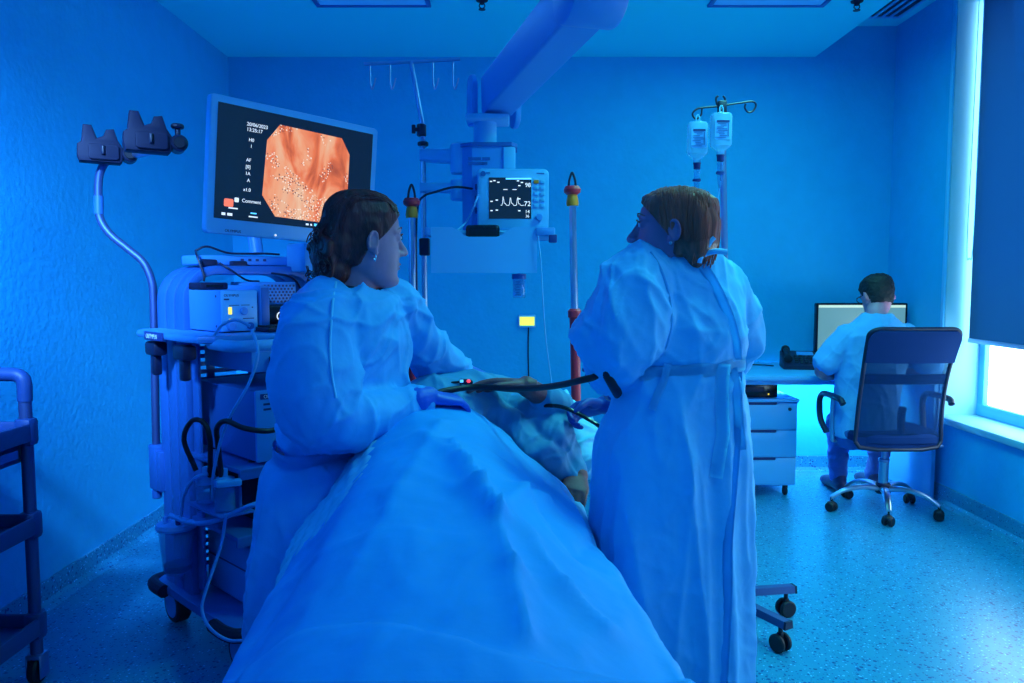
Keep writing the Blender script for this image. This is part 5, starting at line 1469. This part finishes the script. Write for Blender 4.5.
# upper sleeve ending above the wrist
g.limb([px(520, 416, 2.60), px(550, 414, 2.54), px(557, 409, 2.48), px(546, 399, 2.40)], [.075, .068, .058, .045], 18, 5)
g.fused('gown', 'patient_gown', pat, .006, 3, lambda p, n: crumple(p, .010, .0045, 12.0))
shift_children(pat)
ox = thing('pulse_oximeter', 'tiny finger clip with a red light on the patient\'s fingertip', 'finger clip', px(466, 382, 2.31))
MB().box((0, 0, 0), (.040, .020, .016), rot=(0, .1, .1), bev=.006).build('clip', 'navy_plastic', ox)
MB().ell((.008, -.010, .004), (.006, .003, .005)).build('red_light', 'red_lamp', ox)
MB().box((-.012, -.011, .004), (.010, .004, .008), bev=.001).build('blue_light', 'cyan_lamp', ox)
MB().tube([(-.02, 0, 0), (-.045, .005, -.004), (-.07, .01, -.02)], .0035, 8).build('lead', 'black_rubber', ox)
# pillow and crumpled white sheet behind the shoulder
pw = MB(); pw.ell((.12, 2.90, .725), (.24, .17, .06), None, 32, 16)
pw = pw.fused('pillow', 'sheet', None, .009, 2, lambda p, n: crumple(p, .012, .006, 3))
tag(pw, 'white pillow under the patient\'s head at the far end of the stretcher', 'pillow')
sp = MB(); sp.limb([px(545, 416, 2.74), px(563, 418, 2.72), px(577, 440, 2.66), px(585, 466, 2.60)], [.06, .068, .06, .045], 20, 5)
sp = sp.fused('absorbent_sheet', 'sheet', None, .006, 2, lambda p, n: crumple(p, .020, .010, 5))
tag(sp, 'bright crumpled white sheet bunched behind the patient\'s sleeve', 'sheet')

# ------------------------------------------------------------------ endoscope
sc = thing('endoscope', 'black flexible endoscope stretched between the two gowned people over the patient', 'endoscope', px(500, 388, 2.30))
o = sc.location.copy(); L = lambda u, v, Y: px(u, v, Y) - o
A_ = on_gown(603, 366, -.030); B_ = on_gown(619, 395, -.030); C_ = on_gown(596, 376, .002)
dvw = (A_ - CAM).normalized()
mb = MB(); mb.tube([L(429, 402, 2.14), L(436, 394, 2.13), L(450, 390, 2.16), L(475, 387, 2.2), L(505, 388, 2.16), L(535, 388, 2.08), L(560, 385, 1.99), L(582, 380, min(1.92, C_.y - .01)), C_ - o, A_ - o], .0085, 12); mb.build('light_guide_tube', 'black_rubber', sc)
mb = MB(); mb.tube([A_ - o, A_.lerp(B_, .35) - o - dvw * .050, A_.lerp(B_, .7) - o - dvw * .050, B_ - o], .0135, 14); mb.build('control_body', 'black_rubber', sc)
mb = MB(); mb.tube([L(533, 407, 2.42), L(548, 405.5, 2.36), L(562, 407, 2.34), L(575, 412, 2.33), L(588, 419, 2.33), L(600, 427, 2.32), L(612, 440, 2.36)], .0062, 10); mb.build('insertion_tube', 'black_gloss', sc)
mb = MB()
for a, b in (((552, 405.6, 2.353), (555, 405.9, 2.35)), ((569, 409.3, 2.335), (571, 410, 2.335))): mb.tube([L(*a), L(*b)], .0065, 10, 0)
mb.build('depth_mark', 'trim_white', sc)

# ================================================================== drip stand on the right
IV = V((.795, 2.95, 0))
iv = thing('drip_stand', 'wheeled drip stand with two clear bottles, partly hidden by the right-hand person', 'drip stand', IV)
L = lambda u, v, Y=2.95: px(u, v, Y) - IV
top = L(722, 101)
MB().tube([(0, 0, .12), (0, 0, 1.05)], .0155, 16, 0).build('outer_tube', 'steel', iv)
MB().tube([(0, 0, 1.0), (top.x, 0, top.z)], .0115, 16, 0).build('inner_tube', 'steel', iv)
MB().lathe([(.001, 1.02), (.024, 1.02), (.026, 1.03), (.026, 1.07), (.018, 1.085), (.001, 1.085)]).build('clamp_collar', 'dark_plastic', iv)
for k in range(5):
    a = math.radians(14 - 72 * k); d = V((math.cos(a), math.sin(a), 0))
    lg = MB().prism([(-.02, -.014), (.02, -.014), (.016, .012), (-.016, .012)], d * .02 + V((0, 0, .118)), (-d.y, d.x, 0), (0, 0, 1), d * .285 + V((0, 0, -.010)), .002).build('leg', 'steel_dark', iv)
    MB().prism([(-.021, -.015), (.021, -.015), (.017, .013), (-.017, .013)], d * .303 + V((0, 0, .108)), (-d.y, d.x, 0), (0, 0, 1), d * .008).build('end_cap', 'dark_plastic', lg)
    e = d * .275; q = V((-d.y, d.x, 0))
    mb = MB()
    for s in (-1, 1): mb.cyl(e + q * s * .008 + V((0, 0, .033)), e + q * s * .026 + V((0, 0, .033)), .033, n=24, bev=.005)
    mb.box(e + V((0, 0, .05)), (.02, .02, .04), rot=(0, 0, a), bev=.004); mb.cyl(e + V((0, 0, .07)), e + V((0, 0, .108)), .008)
    mb.build('caster', 'black_rubber', iv)
mb = MB(); mb.cyl((0, 0, .095), (0, 0, .15), .042, n=28, bev=.006); mb.build('hub', 'steel_dark', iv)
mb = MB(); q = L(722, 108); mb.box((q.x, q.y, q.z), (.03, .03, .05), bev=.005); mb.tube([L(718, 108), L(716, 99), L(718, 96)], .004, 8); mb.tube([L(725, 108), L(725, 99), L(723, 96)], .004, 8)
mb.build('top_block', 'dark_plastic', iv)
mb = MB()
mb.tube([L(722, 106), L(705, 107.5), L(697, 109), L(692.5, 114), L(696, 119), L(701, 115), L(702, 109)], .0035, 8, 6); mb.build('hook_arm', 'dark_plastic', iv)
mb = MB(); mb.tube([L(722, 105.5), L(740, 103), L(752, 101.5), L(756, 105), L(753, 111), L(748, 112), L(745, 108), L(745.5, 104)], .0035, 8, 6); mb.build('hook_arm', 'dark_plastic', iv)
mb = MB(); mb.tube([L(722, 106, 2.95), L(721, 108, 2.90), L(720, 111, 2.86), L(719, 115, 2.86), L(721, 113, 2.83)], .0035, 8, 6); mb.build('hook_arm', 'dark_plastic', iv)
MB().box(L(711, 229), (.012, .03, .085), bev=.004).build('red_tag', 'orange_plastic', iv)
def bottle(u, v0, v1, Y, label, h_scale=1.0):
    a = px(u, v0, Y); b = px(u, v1, Y); H = a.z - b.z
    t = thing('infusion_bottle', label, 'bottle', b, 0, 'infusion bottles')
    w = .038
    rows = []
    for f, k in ((0, .34), (.02, .36), (.08, .36), (.10, .42), (.20, .93), (.26, 1), (.90, 1), (.96, .86), (.985, .45), (1.0, .3)):
        rows.append((V((0, 0, f * H)), V((w * k, 0, 0)), V((0, w * .70 * k, 0))))
    MB().loft(rows, 32, 2.8).build('bottle_body', 'bottle_plastic', t)
    lb = MB(); lb.prism(rrect(w * 1.45, H * .46, .004), (0, -w * .715, H * .56), (1, 0, 0), (0, 0, 1), (0, -.0012, 0)); lb = lb.build('label', 'clear_label', t)
    MB().box((0, -w * .715 - .0018, H * .75), (.044, .0012, .008)).build('title_print', 'print_dark', lb)
    mb = MB()
    for k in range(9): mb.box((-.004 + .006 * math.sin(k * 2.1), -w * .715 - .002, H * (.70 - .04 * k)), (.030 + .010 * math.sin(k * 5), .001, .0026))
    mb.box((.018, -w * .715 - .002, H * .55), (.004, .001, H * .3)); mb.build('fine_print', 'vinyl_print', lb)
    MB().tube([(-.006, 0, H), (-.006, 0, H + .014), (0, 0, H + .022), (.006, 0, H + .014), (.006, 0, H)], .0022, 8).build('hanger_loop', 'trim_white', t)
    MB().lathe([(.001, -.022), (.012, -.022), (.013, -.004), (.015, .0), (.001, .002)]).build('stopper', 'print_dark', t)
    MB().lathe([(.001, -.115), (.005, -.113), (.009, -.098), (.0105, -.055), (.0105, -.035), (.012, -.033), (.012, -.026), (.001, -.022)]).build('drip_chamber', 'clear_plastic', t)
    MB().lathe([(.012, -.066), (.0145, -.066), (.0145, -.058), (.012, -.058)]).build('chamber_ring', 'vinyl_label', t)
    return t
b1 = bottle(697, 121, 163, 2.94, 'clear drip bottle hanging on the left of the stand, the lower of the two')
b2 = bottle(720.5, 112, 155, 2.85, 'clear drip bottle hanging right in front of the stand\'s pole')
def drip_line(pts, label):
    tag(MB().tube([px(*p) for p in pts], .002, 6).build('drip_line', 'trim_white'), label, 'tube')
drip_line([(697, 188, 2.94), (695, 205, 2.94), (694, 235, 2.9), (696, 270, 2.85), (690, 330, 2.8), (650, 420, 2.75), (600, 440, 2.72)], 'thin clear drip line running down from the left drip bottle')
drip_line([(720.5, 181, 2.85), (718, 200, 2.86), (717, 240, 2.87), (712, 300, 2.86), (700, 380, 2.82), (640, 430, 2.76)], 'thin clear drip line running down from the drip bottle by the pole')

# ================================================================== desk corner
dk = thing('desk', 'white desk along the back wall in the far right corner', 'desk', (1.83, 4.95, 0))
x0, x1, y0, y1 = 1.10 - 1.83, 2.505 - 1.83, 4.57 - 4.95, 5.34 - 4.95
MB().box(((x0 + x1) / 2, (y0 + y1) / 2, .737), (x1 - x0, y1 - y0, .028), bev=.004).build('desk_top', 'desk_white', dk)
MB().box((x1 - .025, .02, .362), (.024, .66, .722), bev=.003).build('side_panel', 'desk_white', dk)
MB().box((x0 + .02, .02, .362), (.024, .66, .722), bev=.003).build('side_panel', 'desk_white', dk)
MB().box(((x0 + x1) / 2, y0 + .05, .708), (x1 - x0 - .07, .02, .03), bev=.003).build('apron', 'desk_white', dk)
cbn = thing('drawer_cabinet', 'white three-drawer cabinet on casters under the desk', 'cabinet', (1.485, 4.97, 0))
MB().box((0, .012, .325), (.43, .52, .51), bev=.004).build('carcass', 'desk_white', cbn)
MB().box((0, 0, .588), (.436, .56, .018), bev=.003).build('cabinet_top', 'desk_white', cbn)
for k in range(3):
    z = .16 + .167 * k
    d = MB().prism([(-.21, -.08), (.21, -.08), (.21, .08), (.10, .08), (.085, .066), (-.085, .066), (-.10, .08), (-.21, .08)], (0, -.262, z), (1, 0, 0), (0, 0, 1), (0, .016, 0), .002).build('drawer', 'desk_white', cbn)
    MB().box((0, -.2535, z + .073), (.18, .006, .016)).build('finger_recess', 'print_dark', d)
MB().cyl((.165, -.262, .535), (.165, -.268, .535), .010, n=18).build('lock', 'dark_plastic', cbn)
for sx in (-1, 1):
    for sy in (-1, 1):
        mb = MB(); mb.cyl((sx * .17 - .010, sy * .20, .028), (sx * .17 + .010, sy * .20, .028), .028, n=20, bev=.004); mb.box((sx * .17, sy * .2, .055), (.026, .03, .03), bev=.004); mb.build('caster', 'black_rubber', cbn)
bb = thing('network_box', 'black box with a tiny lamp on top of the drawer cabinet', 'box', (1.47, 4.86, .597))
MB().box((0, 0, .045), (.24, .22, .085), bev=.006).build('housing', 'black_gloss', bb)
MB().ell((.065, -.112, .022), (.005, .003, .005)).build('indicator_lamp', 'amber_lamp', bb)
MB().box((-.02, -.1105, .05), (.12, .002, .03), bev=.001).build('front_panel', 'dark_plastic', bb)
ph = thing('desk_phone', 'black desk telephone with a small display on the desk', 'telephone', (1.80, 4.98, .751), math.radians(-12))
MB().prism([(-.10, 0), (.10, 0), (.10, .025), (-.07, .095), (-.10, .10)], (-.11, 0, 0), (0, -1, 0), (0, 0, 1), (.22, 0, 0), .006).build('body', 'dark_plastic', ph)
sl = Matrix.Rotation(math.radians(23), 3, 'X')
mb = MB(); mb.tube([(-.078, -.075, .062), (-.078, -.04, .075), (-.078, .04, .105), (-.078, .085, .110)], lambda t: .026 if t < .22 or t > .78 else .017, 14, 5); hs = mb.build('handset', 'black_rubber', ph)
MB().box((.035, .05, .087), (.10, .045, .006), rot=(math.radians(22), 0, 0), bev=.002).build('display', 'pale_metal', ph)
mb = MB()
for r in range(4):
    for c in range(5): mb.box((-.025 + .028 * c, .012 - .026 * r, .073 - .0105 * r), (.019, .015, .008), rot=(math.radians(22), 0, 0), bev=.002, seg=1)
mb.build('keypad', 'black_gloss', ph)
tag(MB().tube([(1.66, 5.05, .757), (1.58, 5.12, .757), (1.45, 5.14, .757), (1.32, 5.25, .757), (1.25, 5.33, .757)], .004, 8).build('phone_cord', 'dark_plastic'), 'dark cord running left from the desk telephone', 'cord')
tag(MB().tube([(1.62, 5.33, .70), (1.58, 5.30, .66), (1.50, 5.22, .64), (1.42, 5.1, .62), (1.40, 4.98, .66)], .005, 8).build('network_cable', 'trim_white'), 'pale cable hanging under the desk behind the cabinet', 'cable')
dm = thing('desk_monitor', 'black desktop monitor with a pale lit screen in front of the seated person', 'monitor', (2.20, 5.05, .751), 0)
MB().prism(rrect(.575, .34, .008), (0, -.02, .235), (1, 0, 0), (0, 0, 1), (0, .035, 0), .004).build('housing', 'black_gloss', dm)
sc_ = MB().box((0, -.0215, .240), (.545, .003, .305)).build('screen', 'desk_screen', dm, 0)
MB().box((0, -.0235, .384), (.545, .002, .016)).build('title_bar', 'desk_screen_bar', sc_, 0)
MB().box((-.26, -.0235, .10), (.02, .002, .02)).build('start_button', 'desk_screen_bar', sc_, 0)
MB().box((0, .035, .10), (.05, .03, .17), bev=.006).build('stand_neck', 'dark_plastic', dm)
MB().prism(rrect(.24, .18, .03), (0, .02, 0), (1, 0, 0), (0, 1, 0), (0, 0, .012), .003).build('stand_base', 'dark_plastic', dm)
kb2 = tag(MB().box((2.10, 4.80, .758), (.40, .13, .014), bev=.004).build('keyboard', 'dark_plastic'), 'dark keyboard on the desk under the seated person\'s hands', 'keyboard')

# ------------------------------------------------------------------ office chair
CH = V((2.085, 4.42, 0))
ch = thing('office_chair', 'dark blue mesh-backed office chair on a chrome star base', 'chair', CH)
for k in range(5):
    a = math.radians(-109 + 72 * k); d = V((math.cos(a), math.sin(a), 0))
    mb = MB()
    pts = [d * .03 + V((0, 0, .135)), d * .12 + V((0, 0, .142)), d * .22 + V((0, 0, .120)), d * .29 + V((0, 0, .078))]
    P = smooth_path(pts, 5); q = V((-d.y, d.x, 0)); rows = []
    for i, p in enumerate(P):
        w = .024 - .009 * i / len(P); rows.append((p, q * w, V((0, 0, .015 - .004 * i / len(P)))))
    mb.loft(rows, 16, 2.6); lg = mb.build('base_leg', 'chrome', ch)
    e = d * .285; b = a + 1.0 + k * .7; q = V((math.cos(b), math.sin(b), 0))
    mb = MB()
    for s in (-1, 1): mb.cyl(e + q * s * .006 + V((0, 0, .027)), e + q * s * .027 + V((0, 0, .027)), .027, n=22, bev=.005)
    mb.ell(e + V((0, 0, .040)), (.026, .026, .022)); mb.cyl(e + V((0, 0, .04)), e + V((0, 0, .08)), .007)
    mb.build('caster', 'black_rubber', lg)
MB().cyl((0, 0, .105), (0, 0, .165), .040, n=28, bev=.006).build('hub', 'dark_plastic', ch)
mb = MB(); mb.cyl((0, 0, .15), (0, 0, .30), .026, n=24); mb.build('gas_lift', 'chrome', ch)
mb = MB(); mb.cyl((0, 0, .29), (0, 0, .40), .016, n=20); mb.cyl((0, 0, .285), (0, 0, .305), .03, n=24, bev=.004); mb.build('piston', 'steel', ch)
mb = MB(); mb.box((0, -.02, .405), (.16, .22, .035), bev=.01); mb.build('tilt_plate', 'dark_plastic', ch)
mb = MB(); mb.tube([(.07, -.02, .40), (.2, -.04, .392), (.262, -.05, .385)], .006, 8); mb.box((.275, -.052, .384), (.05, .022, .014), bev=.005); mb.build('tilt_lever', 'chrome', ch)
st = MB(); st.loft([(V((0, .02, z)), V((.24 * k, 0, 0)), V((0, .235 * k, 0))) for z, k in ((.422, .93), (.430, 1.0), (.462, 1.0), (.478, .96), (.482, .80))], 40, 4); st.build('seat', 'chair_fabric', ch)
def back_pt(s, t):
    """s across -1..1, t from bottom 0 to top 1"""
    z = .395 + .655 * t
    y = -.205 - .10 * t - .045 * math.sin(math.pi * min(1, t * 1.25)) * 0 - .05 * t * t + .030 * s * s + .03 * math.sin(t * math.pi)
    w = .232 + .0 * t - .012 * math.sin(math.pi * t) + .006 * t
    return V((w * s - .012 + .0 * t, y, z))
def back_sheet(t0, t1, thick, name, m, s0=1.0, inset=0.0, bulge=0.0):
    g = []
    for i in range(17):
        t = t0 + (t1 - t0) * i / 16; r = []
        for j in range(25):
            s = (-1 + 2 * j / 24) * s0
            # rounded upper and lower corners
            lim = 1.0
            for edge in ((1 - t) * .66, t * .66):
                if edge < .06: lim = min(lim, 1 - .06 / .232 * (1 - math.sqrt(max(0, 1 - (1 - edge / .06) ** 2))))
            p = back_pt(s * lim, t); p.y += bulge * math.cos(s * math.pi / 2); r.append(p)
        g.append(r)
    mb = MB(); mb.sheet(g); bmesh.ops.recalc_face_normals(mb.bm, faces=mb.bm.faces); bmesh.ops.solidify(mb.bm, geom=list(mb.bm.faces), thickness=thick)
    return mb.build(name, m, ch, 50)
back_sheet(.735, .995, .022, 'headrest_panel', 'chair_fabric')
back_sheet(.10, .735, .003, 'back_mesh', 'mesh_fabric', .97)
back_sheet(.545, .625, .010, 'cross_band', 'chair_fabric', .985)
back_sheet(.005, .10, .016, 'lower_band', 'chair_fabric', .98)
outline = []
for k in range(21): outline.append((-1, .06 + .88 * k / 20))
for a in range(1, 8): outline.append((-1 + .26 * (1 - math.cos(math.radians(a * 90 / 8))), .94 + .06 * math.sin(math.radians(a * 90 / 8))))
outline += [(s, 1.0) for s in (-.6, 0, .6)]
for a in range(8, 0, -1): outline.append((1 - .26 * (1 - math.cos(math.radians(a * 90 / 8))), .94 + .06 * math.sin(math.radians(a * 90 / 8))))
for k in range(20, -1, -1): outline.append((1, .06 + .88 * k / 20))
outline += [(.9, .015), (.5, .0), (-.5, .0), (-.9, .015), (-1, .06)]
MB().tube([back_pt(s, t) for s, t in outline], .0115, 10, 1).build('back_frame', 'dark_plastic', ch)
mb = MB(); mb.tube([(0, -.02, .395), (0, -.14, .40), (0, -.185, .44), (0, -.175, .56), (0, -.19, .62)], .02, 10); mb.build('back_bracket', 'dark_plastic', ch)
for s in (-1, 1):
    x = s * .285
    mb = MB(); mb.tube([(s * .16, .03, .415), (x * .93, .03, .40), (x, .02, .42), (x * 1.03, .015, .50), (x * 1.03, .01, .64)], .012, 12); mb.build('arm_post', 'chrome', ch)
    mb = MB(); mb.tube([(x * 1.03, -.13, .630), (x * 1.05, -.10, .652), (x * 1.05, .03, .656), (x * 1.05, .14, .648), (x * 1.05, .185, .60), (x * 1.04, .17, .50), (x * .98, .12, .43)], .017, 12); mb.build('armrest', 'dark_plastic', ch)
